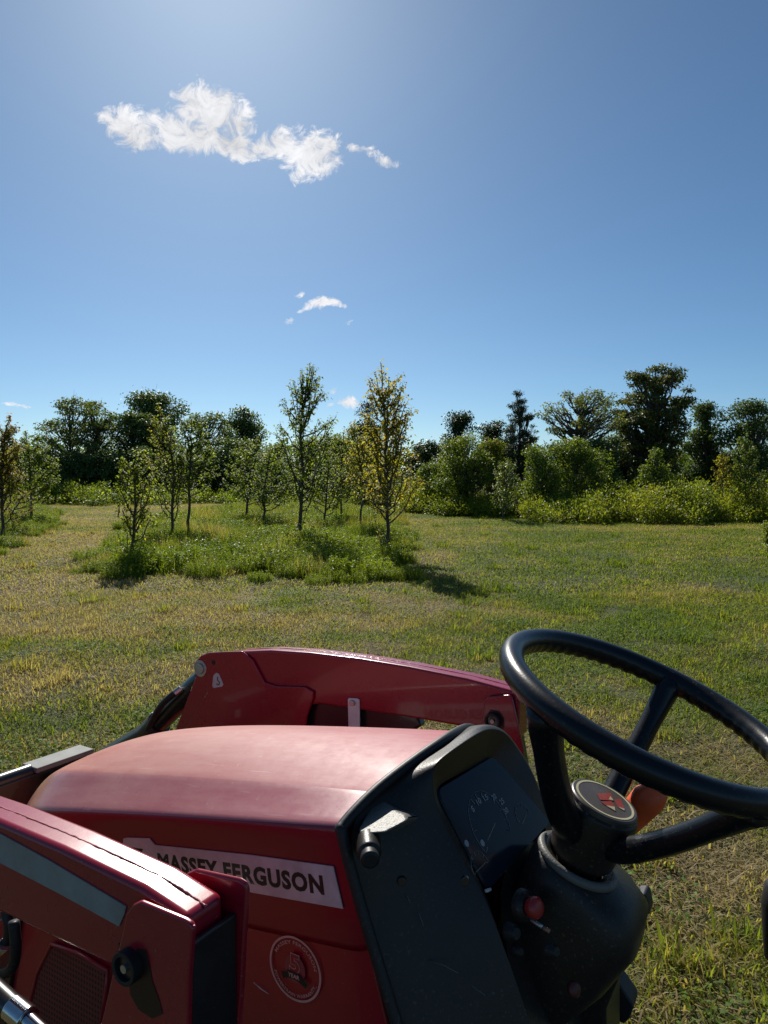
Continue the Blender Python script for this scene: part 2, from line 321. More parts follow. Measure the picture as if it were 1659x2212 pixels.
# orchard island outline (tall weeds), ground coordinates taken from the photograph
ISL = [on_ground(*p)[:2] for p in [(160,1238),(230,1252),(420,1262),(600,1258),(760,1262),(890,1256),(893,1225),(880,1170),(872,1125),(800,1104),(700,1098),(560,1098),(430,1108),(330,1118),(270,1140),(235,1175),(200,1205)]]
ISL2 = [on_ground(*p)[:2] for p in [(-160,1215),(0,1205),(40,1190),(60,1165),(130,1135),(128,1110),(90,1098),(-160,1092)]]
def inside(P, poly):
    x, y = P[:, 0], P[:, 1]; r = np.zeros(len(P), bool); n = len(poly)
    for i in range(n):
        x1, y1 = poly[i]; x2, y2 = poly[(i+1) % n]
        c = ((y1 > y) != (y2 > y)) & (x < (x2-x1)*(y-y1)/(y2-y1+1e-12)+x1); r ^= c
    return r
def build_grass():
    coll = bpy.data.collections.new('grass_patches')
    k = 0
    for s in range(5): src_obj('a%02d' % k, *blades(430, .34, .025, .085, .0062, .4, 100+s, .8), MAT['grass'], coll); k += 1      # near, mown
    for s in range(4): src_obj('a%02d' % k, *blades(300, .36, .02, .085, .0045, .8, 200+s, 1.25), MAT['thatch'], coll); k += 1   # near, dry clippings
    for s in range(3): src_obj('a%02d' % k, *blades(110, .13, .06, .15, .0085, .2, 300+s, .55), MAT['grass'], coll); k += 1        # tufts
    for s in range(3):                                                                                                        # clover / dandelion leaves
        g = np.random.default_rng(400+s); n = 150
        r = .22*np.sqrt(g.random(n)); a = g.random(n)*6.283
        P = np.stack([r*np.cos(a), r*np.sin(a), g.uniform(.01, .05, n)], 1); az = g.random(n)*6.283
        A = np.stack([np.cos(az), np.sin(az), g.uniform(-.1, .5, n)], 1); Nn = unit(np.stack([g.normal(0, .4, n), g.normal(0, .4, n), np.ones(n)], 1))
        V, T, rr = leaflets(P, A, Nn, g.uniform(.012, .030, n), g.uniform(.010, .020, n), g.random(n), .3)
        src_obj('a%02d' % k, V, T, None, rr, MAT['clover'], coll); k += 1
    for s in range(3): src_obj('a%02d' % k, *blades(560, .75, .025, .075, .012, .5, 500+s, .9), MAT['grass'], coll); k += 1       # far, mown (15..17)
    for s in range(2): src_obj('a%02d' % k, *blades(330, .75, .02, .065, .011, .8, 600+s, 1.3), MAT['thatch'], coll); k += 1    # far, dry (18,19)
    g = np.random.default_rng(5); P = []; pick = []; scl = []
    def fill(y0, y1, step, fn):
        ys = np.arange(y0, y1, step)
        for y in ys:
            hw = .62*y+2.2
            xs = np.arange(-hw, hw, step)
            q = np.stack([xs+g.uniform(-.5, .5, len(xs))*step, y+g.uniform(-.5, .5, len(xs))*step, np.zeros(len(xs))], 1)
            for v in q:
                for (pk, sc) in fn(v): P.append(v+np.array([g.uniform(-.1, .1), g.uniform(-.1, .1), 0])); pick.append(pk); scl.append(sc)
    def near(v):
        dry = ghash(v[0]*.35+1, v[1]*.4)+.25*(v[0] < 0)-.2*(v[0] > 1)+g.normal(0, .35)
        o = [(g.integers(0, 5), g.uniform(.75, 1.1))]
        if dry > -.15: o.append((5+g.integers(0, 4), g.uniform(.8, 1.15)))
        if dry > .95 and g.random() < .5: o = o[1:]
        elif dry > .55: o[0] = (5+g.integers(0, 4), g.uniform(.8, 1.2))
        if g.random() < .14: o.append((9+g.integers(0, 3), g.uniform(.5, 1.0)))
        if g.random() < (.36 if v[0] > 0 else .15) and dry < .6: o.append((12+g.integers(0, 3), g.uniform(.7, 1.3)))
        return o
    fill(1.2, 9.5, .27, near)
    def far(v):
        o = [(15+g.integers(0, 3), g.uniform(.8, 1.15))]
        if g.random() < .5: o.append((18+g.integers(0, 2), g.uniform(.8, 1.1)))
        if g.random() < .12: o.append((9+g.integers(0, 3), g.uniform(.7, 1.3)))
        return o
    fill(9.4, 24, .62, far); fill(24, 46, .85, far)
    P = np.array(P); P[:, 2] = gheight(P[:, 0], P[:, 1])
    scatter('grass', P, g.random(len(P))*6.283, scl, pick, coll, 'mown green and straw-coloured grass with clover covering the field', 'grass')
build_grass()

def weed_patch(seed, n, rad, h, leaf, nl):
    """leafy weed stems: thin stems with leaves all the way up"""
    g = np.random.default_rng(seed); Vs = []; Ts = []; Qs = []; Rs = []; off = 0
    V, T, Q, r = blades(n*4, rad, h*.35, h*1.1, .006, .1, seed+1, .42); Vs.append(V); Ts.append(T+off); Qs.append(Q+off); Rs.append(r); off += len(V)
    m = n*nl; st = np.repeat(np.arange(n), nl)
    r0 = rad*np.sqrt(g.random(n)); a0 = g.random(n)*6.283; base = np.stack([r0*np.cos(a0), r0*np.sin(a0), np.zeros(n)], 1)
    lean = g.normal(0, .18, (n, 2)); hh = h*g.uniform(.45, 1.05, n)
    t = g.random(m)**.8
    P = base[st]+np.stack([lean[st, 0]*t*hh[st], lean[st, 1]*t*hh[st], t*hh[st]], 1)
    az = g.random(m)*6.283; A = np.stack([np.cos(az), np.sin(az), g.uniform(-.2, 1.3, m)], 1); Nn = unit(np.stack([g.normal(0, .7, m), g.normal(0, .7, m)-.5, np.ones(m)*.8], 1))
    V, T, r = leaflets(P, A, Nn, leaf*g.uniform(.6, 1.3, m), leaf*.36*g.uniform(.7, 1.2, m), g.random(m), .5); Vs.append(V); Ts.append(T+off); Rs.append(r)
    return np.concatenate(Vs), np.concatenate(Ts), np.concatenate(Qs), np.concatenate(Rs)
def build_weeds():
    coll = bpy.data.collections.new('weed_patches')
    for s in range(4): src_obj('w%02d' % s, *weed_patch(20+s, 110, .38, .27, .042, 20), MAT['weed'], coll)
    for s in range(2): src_obj('w%02d' % (4+s), *weed_patch(30+s, 26, .30, .55, .055, 22), MAT['weed'], coll)
    for s in range(2): src_obj('w%02d' % (6+s), *blades(650, .42, .14, .42, .007, .1, 700+s, .5), MAT['grass'], coll)
    g = np.random.default_rng(9)
    for nm, poly, lab, dens in (('tall_weeds', ISL, 'knee-high bright green weeds around the young orchard trees', 5.0), ('tall_weeds', ISL2, 'tall green weeds under the trees at the left edge', 4.5)):
        pl = np.array(poly); lo, hi = pl.min(0), pl.max(0); n = int((hi-lo).prod()*dens)
        q = g.uniform(lo, hi, (n, 2)); q = q[inside(q, poly)]
        # lower towards the outline of the island
        dmin = np.min([np.hypot(q[:, 0]-(poly[i][0]*(1-s)+poly[(i+1) % len(poly)][0]*s), q[:, 1]-(poly[i][1]*(1-s)+poly[(i+1) % len(poly)][1]*s)) for i in range(len(poly)) for s in (0, .25, .5, .75)], axis=0)
        sc = np.clip(.5+dmin*.6, .5, 1.05)*g.uniform(.6, 1.25, len(q))*(1+.28*ghash(q[:, 0]*1.5, q[:, 1]*1.6))
        pk = np.where(g.random(len(q)) < .80, g.integers(0, 4, len(q)), np.where(g.random(len(q)) < .2, g.integers(4, 6, len(q)), g.integers(6, 8, len(q))))
        P = np.column_stack([q, gheight(q[:, 0], q[:, 1])])
        scatter(nm, P, g.random(len(q))*6.283, sc, pk, coll, lab, 'weeds')
    return coll
WEEDS = build_weeds()

# ------------------------------------------------------------------ trees
class Tubes:
    def __init__(s): s.V = []; s.Q = []; s.n = 0
    def add(s, pts, rad, sides=6):
        pts = np.asarray(pts, float); rad = np.asarray(rad, float); k = len(pts)
        tg = unit(np.gradient(pts, axis=0)); ref = np.array([.3, .9, .1])
        a = unit(np.cross(tg, ref)); b = np.cross(tg, a)
        th = np.arange(sides)/sides*2*np.pi
        ring = pts[:, None, :]+rad[:, None, None]*(np.cos(th)[None, :, None]*a[:, None, :]+np.sin(th)[None, :, None]*b[:, None, :])
        s.V.append(ring.reshape(-1, 3))
        i, j = np.meshgrid(np.arange(sides), np.arange(k-1)); i = i.ravel(); j = j.ravel(); i2 = (i+1) % sides
        s.Q.append(s.n+np.stack([j*sides+i, j*sides+i2, (j+1)*sides+i2, (j+1)*sides+i], 1)); s.n += k*sides
    def mesh(s, name): return np_mesh(name, np.concatenate(s.V), quads=np.concatenate(s.Q), smooth=True)

def pear_tree(name, basepx, dist, pts, prof, mat, label, seed, nb=26, leaves=3200, leaf=.085, trunk_r=.035, shoots=0, group=None, up=1.0, multi=0):
    """young fastigiate orchard tree. pts: leader as photo points (px,py); prof: crown outline [(py, xl, xr)] at that distance."""
    dist *= DS; leaf *= DS; trunk_r *= DS
    g = np.random.default_rng(seed)
    L3 = np.array([at_dist(px, py, dist) for px, py in pts]); base = L3[0].copy(); base[2] = 0
    L3[0, 2] = -.05
    L3[:, 1] += np.concatenate([[0], np.cumsum(g.normal(0, .03, len(L3)-1))])
    loc = Vector((float(base[0]), float(base[1]), float(gheight(base[0], base[1]))))
    Pf = [(at_dist(xl, py, dist)[2], at_dist(xl, py, dist)[0], at_dist(xr, py, dist)[0]) for py, xl, xr in prof]
    Pf.sort(); pz = np.array([p[0] for p in Pf]); pl = np.array([p[1] for p in Pf]); pr = np.array([p[2] for p in Pf])
    zt = L3[-1, 2]; z0 = pz[0]
    lz = L3[:, 2]
    def leader(z): return np.array([np.interp(z, lz, L3[:, i]) for i in range(3)])
    tb = Tubes(); zz = np.linspace(-.05, zt, 14)
    pt = np.array([leader(z) for z in zz]); pt[1:-1, :2] += g.normal(0, .012, (12, 2))
    tb.add(pt-np.array(loc), trunk_r*(1-np.linspace(0, 1, 14))**.75+.004, 8)
    LP = []; LA = []
    brs = []
    for i in range(nb):
        t = (i+g.random())/nb; zs = z0-.05*(zt-z0)+(zt-z0)*.86*t**1.05
        st = leader(zs); az = i*2.39996+g.normal(0, .3)
        ln_z = (zt-zs)*g.uniform(.2, .5)*up+.1
        ze = min(zs+ln_z, zt-.02)
        hw = (np.interp(ze, pz, pr)-np.interp(ze, pz, pl))/2; cxx = (np.interp(ze, pz, pr)+np.interp(ze, pz, pl))/2
        hw2 = (np.interp(zs, pz, pr)-np.interp(zs, pz, pl))/2
        rad = max(hw, .6*hw2)*g.uniform(.85, 1.2)
        en = np.array([cxx+math.cos(az)*rad, base[1]+math.sin(az)*rad, ze])
        s = np.linspace(0, 1, 7)
        xy = st[None, :2]+(en-st)[None, :2]*(s**.75)[:, None]; z = zs+(ze-zs)*(s**1.25)
        p = np.column_stack([xy, z]); p[1:-1] += g.normal(0, .02, (5, 3)); brs.append(p)
        tb.add(p-np.array(loc), .012*(1-s)**.7*(1+trunk_r*8)+.0025, 5)
        for q in range(4):
            s0 = g.uniform(.2, .9); a = np.array([np.interp(s0, s, p[:, i2]) for i2 in range(3)])
            d = np.array([math.cos(az+g.normal(0, 1.1)), math.sin(az+g.normal(0, 1.1)), g.uniform(.2, 1.2)]); d = d/np.linalg.norm(d)*g.uniform(.12, .34)*(.4+hw)
            tw = np.array([a, a+d*.5+[0, 0, -.01], a+d]); tb.add(tw-np.array(loc), [.005, .004, .002], 4); brs.append(tw)
    for i in range(shoots):     # bare-ish upright top shoots
        zs = z0+(zt-z0)*g.uniform(.45, .75); st = leader(zs); az = i*2.4; ze = zs+(zt-zs)*g.uniform(.6, .97)
        hw = (np.interp(ze, pz, pr)-np.interp(ze, pz, pl))/2; cxx = (np.interp(ze, pz, pr)+np.interp(ze, pz, pl))/2
        s = np.linspace(0, 1, 7); en = np.array([cxx+math.cos(az)*hw*1.1, base[1]+math.sin(az)*hw*1.1, ze])
        p = np.column_stack([st[None, :2]+(en-st)[None, :2]*(s**.55)[:, None], zs+(ze-zs)*s]); brs.append(p)
        tb.add(p-np.array(loc), .009*(1-s)**.7+.003, 5)
    for i in range(multi):      # suckers from the base
        az = g.random()*6.283; h = g.uniform(.5, 1.1); s = np.linspace(0, 1, 5)
        p = np.column_stack([base[0]+math.cos(az)*.3*s, base[1]+math.sin(az)*.3*s, h*s]); brs.append(p); tb.add(p-np.array(loc), .008*(1-s)+.003, 5)
    top = np.array([leader(z) for z in np.linspace(z0+(zt-z0)*.3, zt, 9)]); brs.append(top); brs.append(top)
    lens = np.array([np.linalg.norm(np.diff(b, axis=0), axis=1).sum() for b in brs]); cnt = (leaves*1.1*lens/lens.sum()).astype(int)+3
    for b, c in zip(brs, cnt):
        s = np.linspace(0, 1, len(b)); q = g.random(c)**.85*.93+.07
        P = np.stack([np.interp(q, s, b[:, i]) for i in range(3)], 1); P += g.normal(0, .028, P.shape)
        az = g.random(c)*6.283; A = np.stack([np.cos(az), np.sin(az), g.uniform(-.35, .75, c)], 1); LP.append(P); LA.append(A)
    P = np.concatenate(LP)-np.array(loc); A = np.concatenate(LA); n = len(P)
    Nn = unit(np.stack([g.normal(0, .35, n), g.normal(0, .35, n), np.ones(n)], 1))
    V, T, r = leaflets(P, A, Nn, leaf*g.uniform(.75, 1.3, n), leaf*.52*g.uniform(.8, 1.2, n), g.random(n), .95)
    root = empty(name, loc); tag(root, label, 'tree', group)
    link('trunk', tb.mesh('trunk'), MAT['bark'], root)
    link('crown', np_mesh('crown', V, T, rnd=r), MAT[mat], root)
    return root

def crown_tree(name, basex, dist, prof, mat, label, seed, clumps=40, leaves=7000, leaf=.16, cr=(.35, .8), flat=.6, trunk='bark', trunk_r=.14, z_first=None, cat='tree', group=None, depth=.8, base_z=0.0, limbs=True, inner=.25, irr=1.0, limb=.2, aspect=.6):
    """large tree or shrub: clumps of leaves inside a crown outline measured at that distance, limbs running to every clump"""
    dist *= DS; leaf *= DS; trunk_r *= DS; cr = (cr[0]*DS, cr[1]*DS)
    g = np.random.default_rng(seed)
    Pf = sorted([(at_dist(xl, py, dist)[2], at_dist(xl, py, dist)[0], at_dist(xr, py, dist)[0]) for py, xl, xr in prof])
    pz = np.array([p[0] for p in Pf]); pl = np.array([p[1] for p in Pf]); pr = np.array([p[2] for p in Pf])
    bx = at_dist(basex, 1022, dist)[0]; loc = Vector((float(bx), float(dist), float(base_z))); lo = np.array(loc)
    tb = Tubes(); zt = pz[-1]; z0 = max(pz[0], .0)
    tz = np.linspace(-.1, z0+(zt-z0)*.75, 9)
    tp = np.column_stack([bx+(np.interp(tz, pz, (pl+pr)/2)-bx)*np.clip((tz-z0)/(zt-z0+1e-6), 0, 1)*.6+g.normal(0, .04, 9), dist+g.normal(0, .05, 9), tz]); tp[0, 0] = bx
    tb.add(tp-lo, trunk_r*(1-np.linspace(0, 1, 9)*.8), 7)
    wmax = (pr-pl).max(); C = []; cc = []
    area = np.interp(np.linspace(pz[0], zt, 60), pz, pr-pl); zc = np.linspace(pz[0], zt, 60); area = area+1e-3
    ph = g.uniform(0, 6.28, 6)
    for i in range(clumps):
        r = g.uniform(*cr)*((1.25 if g.random() < .2 else .9) if irr else (1.0))
        z = g.choice(zc, p=area/area.sum())+g.uniform(-.1, .1)
        l, rr = np.interp(z, pz, pl), np.interp(z, pz, pr); hw = max((rr-l)/2-r*.2, .02)*(1+irr*(.13*math.sin(z*4.1/DS+ph[0])+.08*math.sin(z*9+ph[1]))); cxx = (l+rr)/2+irr*hw*.10*math.sin(z*3+ph[2])
        a = g.random()*6.283; q = g.random()**.28 if g.random() > inner else g.random()
        c = np.array([cxx+math.cos(a)*hw*q, dist+math.sin(a)*hw*q*depth, min(z, zt-r*flat*.8)]); C.append((c, min(r, hw+.25)))
        if limbs:
            zs = max(.3*z0+.1, c[2]-g.uniform(.15, .4)*(zt-z0)-.2); st = np.array([np.interp(min(zs, tz[-1]), tz, tp[:, k]) for k in range(3)])
            s = np.linspace(0, 1, 6); p = st+(c-st)*s[:, None]; p[:, 2] = st[2]+(c[2]-st[2])*s**1.2; p[:, :2] = st[:2]+(c[:2]-st[:2])*(s**.8)[:, None]; p[1:-1] += g.normal(0, .05*r*2, (4, 3))
            tb.add(p-lo, trunk_r*limb*(1-s)**.8+.008, 5)
            for k in range(3):
                e = c+g.normal(0, r*.45, 3); s3 = p[3]; tb.add(np.array([s3, (s3+e)/2+g.normal(0, .04, 3), e])-lo, [.012, .008, .004], 4)
    w = np.array([c[1]**2 for c in C]); cnt = (leaves*1.1*w/w.sum()).astype(int)+4
    LP = []; LA = []; LN = []
    for (c, r), k in zip(C, cnt):
        d = unit(g.normal(0, 1, (k, 3))); rad = r*(g.random(k)**.45)*g.uniform(.75, 1.15, k)
        P = c+d*rad[:, None]*np.array([1, 1, flat])+g.normal(0, r*.10, (k, 3)); LP.append(P)
        LA.append(d*np.array([1, 1, .3])+g.normal(0, .6, (k, 3))+[0, 0, -.15]); LN.append(unit(d*.5+g.normal(0, .5, (k, 3))+[0, 0, .7]))
    P = np.concatenate(LP); A = unit(np.concatenate(LA)); Nn = np.concatenate(LN); keep = P[:, 2] > .02; P, A, Nn = P[keep], A[keep], Nn[keep]; n = len(P)
    V, T, r = leaflets(P-lo, A, Nn, leaf*g.uniform(.6, 1.3, n), leaf*aspect*g.uniform(.7, 1.2, n), g.random(n), .4)
    root = empty(name, loc); tag(root, label, cat, group)
    link('trunk' if cat == 'tree' else 'stem', tb.mesh('trunk'), MAT[trunk], root)
    link('crown' if cat == 'tree' else 'foliage', np_mesh('crown', V, T, rnd=r), MAT[mat], root)
    return root

def build_orchard():
    G = 'young orchard trees in the weedy row'
    pear_tree('pear_tree', None, 14.6, [(278,1225),(289,1150),(292,1080),(288,1020),(296,968)], [(968,290,302),(1000,262,325),(1040,248,330),(1090,252,330),(1130,268,322),(1165,275,305)], 'pear_mid', 'small leaning yellow-green tree nearest the left end of the weedy row', 1, 22, 950, .085, .034, group=G, multi=2)
    pear_tree('pear_tree', None, 20.4, [(371,1168),(372,1090),(377,1030),(368,960),(350,905),(343,872)], [(875,338,350),(930,325,372),(980,318,390),(1040,322,395),(1085,335,385),(1120,355,380)], 'pear_mid', 'thin pear tree with yellowing top shoot beside the straight bare dark trunk', 2, 26, 1500, .085, .04, group=G)
    pear_tree('pear_tree', None, 20.8, [(406,1168),(408,1090),(409,1040),(413,960),(412,898)], [(898,405,420),(930,388,440),(980,378,470),(1030,372,478),(1065,375,472)], 'pear_green', 'green pear tree on a straight bare dark trunk, broad low crown', 3, 30, 2300, .085, .042, group=G)
    pear_tree('pear_tree', None, 27.5, [(531,1118),(536,1080),(545,1040),(552,990),(555,940)], [(942,535,570),(975,500,590),(1020,478,600),(1055,485,598),(1085,500,580)], 'pear_green', 'spreading green orchard tree with slanting trunk in the middle of the row', 4, 34, 2300, .10, .045, group=G, up=.6)
    pear_tree('pear_tree', None, 24.5, [(566,1148),(572,1105),(570,1070),(578,1020),(585,960)], [(955,575,600),(985,555,625),(1030,540,640),(1070,538,640),(1100,548,630)], 'pear_green', 'bushy forked green orchard tree just left of the tallest green pear', 5, 30, 1800, .09, .04, group=G, up=.6)
    pear_tree('pear_tree', None, 18.8, [(641,1178),(648,1120),(653,1050),(650,980),(651,900),(662,840),(669,783)], [(783,664,674),(830,628,696),(880,594,718),(930,598,716),(970,615,700),(1010,615,705),(1060,612,712),(1095,625,700)], 'pear_green', 'tallest dark green pear tree with sparse upright shoots at its top', 6, 34, 2300, .095, .052, 16, group=G, multi=2)
    pear_tree('pear_tree', None, 27, [(737,1118),(737,1080),(735,1030),(740,980),(745,925)], [(925,738,752),(960,712,775),(1010,700,780),(1050,705,775),(1085,715,765)], 'pear_mid', 'small green and yellow tree behind the gap between the two tallest pears', 7, 26, 1500, .095, .04, group=G)
    pear_tree('pear_tree', None, 25, [(700,1120),(704,1080),(708,1040),(712,1000),(700,960)], [(965,690,710),(1000,670,735),(1050,655,745),(1090,665,740),(1110,680,730)], 'pear_green', 'low dense green orchard tree right behind the tallest green pear', 8, 24, 1300, .09, .036, group=G, up=.5)
    pear_tree('pear_tree', None, 22, [(777,1156),(780,1105),(786,1060),(778,1000),(768,950),(765,908)], [(908,752,778),(945,745,800),(990,744,810),(1040,752,822),(1075,765,820)], 'pear_yellow', 'slim yellow-leaved tree on a thin dark trunk, left of the tall golden pear', 9, 24, 1300, .09, .032, group=G)
    pear_tree('pear_tree', None, 16.2, [(831,1207),(838,1150),(836,1090),(835,1000),(832,900),(822,783)], [(783,815,832),(815,800,862),(860,792,878),(910,800,880),(960,782,888),(1010,775,902),(1060,785,890),(1090,800,880),(1120,820,850)], 'pear_yellow', 'tall golden-yellow pear tree nearest the mown grass at the right end of the row', 10, 40, 3600, .085, .042, 6, group=G, multi=2)
    G2 = 'orchard trees at the left edge'
    pear_tree('pear_tree', None, 28, [(68,1128),(67,1080),(65,1040),(60,980),(52,930)], [(925,48,62),(955,28,100),(1000,12,122),(1045,10,130),(1085,20,118)], 'pear_green', 'round dark green orchard tree on a straight trunk near the left edge', 12, 38, 4200, .105, .055, group=G2, up=.7)
    pear_tree('pear_tree', None, 20, [(4,1150),(2,1100),(6,1000),(10,940),(22,898)], [(898,15,30),(935,-30,36),(990,-45,30),(1050,-50,42),(1100,-30,50)], 'pear_red', 'red-tinged orchard tree cut by the left edge of the picture', 13, 34, 4200, .085, .045, group=G2)
    pear_tree('pear_tree', None, 22.5, [(-10,1160),(20,1120),(38,1090),(55,1065),(70,1060)], [(1058,30,78),(1075,20,76),(1100,5,68),(1120,10,50)], 'pear_red', 'small reddish sapling low beside the left edge trunk', 14, 12, 420, .08, .022, group=G2, up=.3)
    pear_tree('pear_tree', None, 29.5, [(1606,1120),(1608,1060),(1610,1000),(1608,928)], [(928,1603,1614),(960,1592,1626),(1010,1580,1645),(1050,1574,1652),(1118,1580,1648)], 'bush_leaf', 'narrow upright green tree in the brambles near the right edge', 15, 34, 2600, .10, .04)
    pear_tree('pear_tree', None, 29, [(1085,1110),(1090,1080),(1094,1030),(1098,990)], [(985,1090,1106),(1020,1070,1125),(1060,1062,1130),(1108,1068,1124)], 'bush_leaf', 'wispy green sapling at the foot of the round willow bush', 16, 26, 1500, .09, .028)
    pear_tree('pear_tree', None, 30, [(1560,1100),(1562,1050),(1565,1000),(1568,975)], [(975,1562,1575),(1000,1545,1585),(1040,1540,1590),(1075,1550,1580)], 'pear_yellow', 'small orange-tinged shrub tree left of the narrow upright tree', 17, 18, 700, .09, .03)
build_orchard()

def build_treeline():
    G = 'trees of the far left tree line'
    ct = crown_tree
    ct('locust_tree', 150, 52, [(858,145,160),(880,128,215),(905,95,235),(935,82,240),(965,90,235),(1000,100,225)], 'airy_leaf', 'airy open-crowned tree leaning left, farthest left of the tree line', 31, 90, 4600, .20, (.3, .7), .38, trunk_r=.16, group=G)
    ct('locust_tree', 205, 54, [(868,185,215),(890,175,245),(930,170,265),(965,165,270),(1005,170,262)], 'airy_leaf', 'airy feathery tree in the far left line with thin rising limbs', 32, 80, 4000, .20, (.3, .7), .38, trunk_r=.16, group=G)
    ct('round_tree', 335, 60, [(848,305,352),(862,288,372),(885,284,382),(920,288,384),(955,295,380),(1000,300,370)], 'dark_leaf', 'big round dark-green tree standing above the left tree line', 33, 90, 9500, .25, (.5, 1.05), .8, trunk_r=.25, group=G)
    ct('flat_tree', 285, 54, [(893,255,310),(910,240,340),(935,238,350),(965,245,345),(1000,245,340)], 'dark_leaf', 'flat-topped spreading tree in front of the big round tree', 34, 80, 6500, .22, (.4, .8), .42, trunk_r=.18, group=G)
    ct('locust_tree', 455, 56, [(893,425,478),(912,395,498),(940,385,505),(975,385,500),(1010,390,495)], 'airy_leaf', 'pale airy tree behind the straight-trunked pear tree', 35, 75, 4000, .20, (.3, .7), .4, trunk_r=.16, group=G)
    ct('round_tree', 530, 60, [(876,510,530),(895,495,555),(925,490,570),(960,480,575),(1005,480,575)], 'dark_leaf', 'pointed dark tree at the right end of the left tree line', 36, 80, 7500, .24, (.45, .95), .7, trunk_r=.2, group=G)
    ct('maple_tree', 500, 52, [(945,470,530),(965,450,560),(1000,445,570),(1035,450,575)], 'dark_leaf', 'low dark tree under the pointed dark tree', 37, 50, 4500, .2, (.4, .8), .5, trunk_r=.12, group=G)
    for i, (x, w, py, lab) in enumerate([(100,46,975,'leftmost'),(165,46,985,'second from the left'),(235,48,975,'third from the left'),(305,48,965,'middle'),(375,48,985,'third from the right'),(450,48,980,'second from the right'),(530,50,975,'rightmost')]):
        ct('hedge_shrub', x, 50, [(py,x-20,x+18),(py+18,x-w,x+w),(1076,x-w-4,x+w+4)], 'dark_leaf', lab+' dark shrub filling the foot of the left tree line', 40+i, 60, 6000, .2, (.45, .8), .8, trunk_r=.08, cat='shrub', group='dark shrubs under the left tree line', inner=.5)
    for i, (x, w, py, d, m, lab) in enumerate([(600,44,955,42,'dark_leaf','broad dark green shrub behind the forked orchard tree'),(665,46,945,44,'bush_leaf','mid-green shrub behind the tallest green pear'),(730,44,930,42,'bush_leaf','tall green shrub behind the gap between the two tallest pears'),(790,40,905,46,'ivy','dark tree-like shrub behind the slim yellow tree'),(20,46,965,45,'dark_leaf','dark shrub behind the left edge orchard trees')]):
        ct('hedge_shrub', x, d, [(py,x-14,x+14),(py+22,x-w*.8,x+w*.8),(py+60,x-w,x+w),(1065,x-w,x+w)], m, lab, 50+i, 50, 5000, .17, (.35, .7), .75, trunk_r=.07, cat='shrub')
    ct('pine_tree', 795, 48, [(868,785,805),(895,778,822),(930,775,830),(975,770,835)], 'conifer', 'dark pine just left of and behind the tall golden pear', 58, 40, 3600, .2, (.3, .55), .5, trunk_r=.12, aspect=.25)
    # right side
    G = 'trees of the far right tree line'
    ct('round_tree', 895, 62, [(955,885,905),(968,878,922),(1000,876,930),(1050,880,935)], 'ivy', 'small distant dark tree right of the tall golden pear', 61, 34, 2600, .22, (.4, .7), .7, group=G)
    ct('round_tree', 935, 50, [(952,925,955),(975,908,968),(1010,905,975),(1060,910,975)], 'ivy', 'low ivy-dark tree left of the ivy-clad stump tree', 62, 40, 3600, .2, (.35, .6), .7, group=G)
    ct('ivy_tree', 985, 40, [(891,975,1015),(905,965,1028),(930,966,1028),(948,955,1010),(985,945,1000),(1040,945,1010)], 'ivy', 'ivy-smothered tree with a flat dark top above the willow bush', 63, 60, 6500, .14, (.25, .5), .8, trunk_r=.16, group=G, inner=.5)
    ct('ivy_tree', 1065, 41, [(907,1050,1080),(918,1034,1094),(940,1032,1100),(975,1040,1110),(1040,1040,1110)], 'ivy', 'lower ivy-covered tree between the flat dark top and the spruce', 64, 55, 5500, .14, (.25, .5), .8, trunk_r=.15, group=G, inner=.5)
    ct('spruce_tree', 1120, 36, [(846,1115,1121),(870,1105,1133),(895,1096,1150),(925,1095,1160),(960,1090,1160),(1020,1085,1165)], 'conifer', 'dark pointed spruce standing above the bushes', 65, 110, 9000, .15, (.10, .26), .45, trunk_r=.10, group=G, aspect=.24, inner=.5, irr=0, limb=.12)
    ct('sparse_tree', 1245, 38, [(838,1225,1265),(858,1185,1330),(885,1168,1345),(915,1168,1345),(940,1185,1330)], 'pale_leaf', 'sparse pale tree with bare forked limbs showing against the sky', 66, 85, 4200, .13, (.2, .42), .6, trunk='bark', trunk_r=.15, group=G, limb=.3)
    ct('shade_tree', 1415, 40, [(792,1390,1440),(805,1365,1470),(830,1345,1485),(860,1330,1500),(880,1325,1512),(905,1325,1485),(940,1320,1475),(975,1315,1470),(1010,1310,1465),(1050,1310,1460)], 'rust_leaf', 'largest dark broad tree with rust-tinged leaves on the right', 67, 190, 24000, .17, (.28, .62), .42, trunk_r=.3, group=G, inner=.35, irr=.4)
    ct('shade_tree', 1530, 42, [(868,1515,1535),(885,1502,1550),(920,1498,1565),(950,1485,1570),(975,1480,1575),(1020,1495,1580)], 'dark_leaf', 'dark tree between the largest tree and the right edge', 68, 90, 8500, .16, (.3, .6), .55, trunk_r=.2, group=G)
    ct('shade_tree', 1625, 40, [(865,1595,1635),(885,1575,1660),(915,1568,1690),(950,1565,1700),(1010,1570,1700),(1060,1570,1700)], 'dark_leaf', 'dark tree cut by the right edge of the picture', 69, 110, 11000, .16, (.35, .7), .55, trunk_r=.25, group=G)
    ct('maple_tree', 1340, 42, [(935,1325,1370),(960,1310,1400),(1000,1305,1420),(1045,1305,1425)], 'dark_leaf', 'low dark tree filling the foot of the largest tree', 70, 60, 6500, .16, (.4, .7), .7, trunk_r=.15, group=G, inner=.5)
    ct('round_tree', 1475, 60, [(980,1455,1490),(995,1440,1505),(1050,1435,1510)], 'bush_leaf', 'small pale rounded tree seen in the gap right of the largest tree', 71, 30, 2500, .2, (.4, .7), .7, group=G)
    ct('weed_clump', 1672, 16.2, [(1125,1655,1690),(1150,1640,1710),(1208,1645,1705)], 'weed', 'bright yellow-green weed clump at the right edge of the field', 95, 40, 2600, .06, (.10,.2), 1.0, trunk_r=.012, cat='shrub', inner=.5, limb=.5)
    B = 'bushes in front of the right tree line'
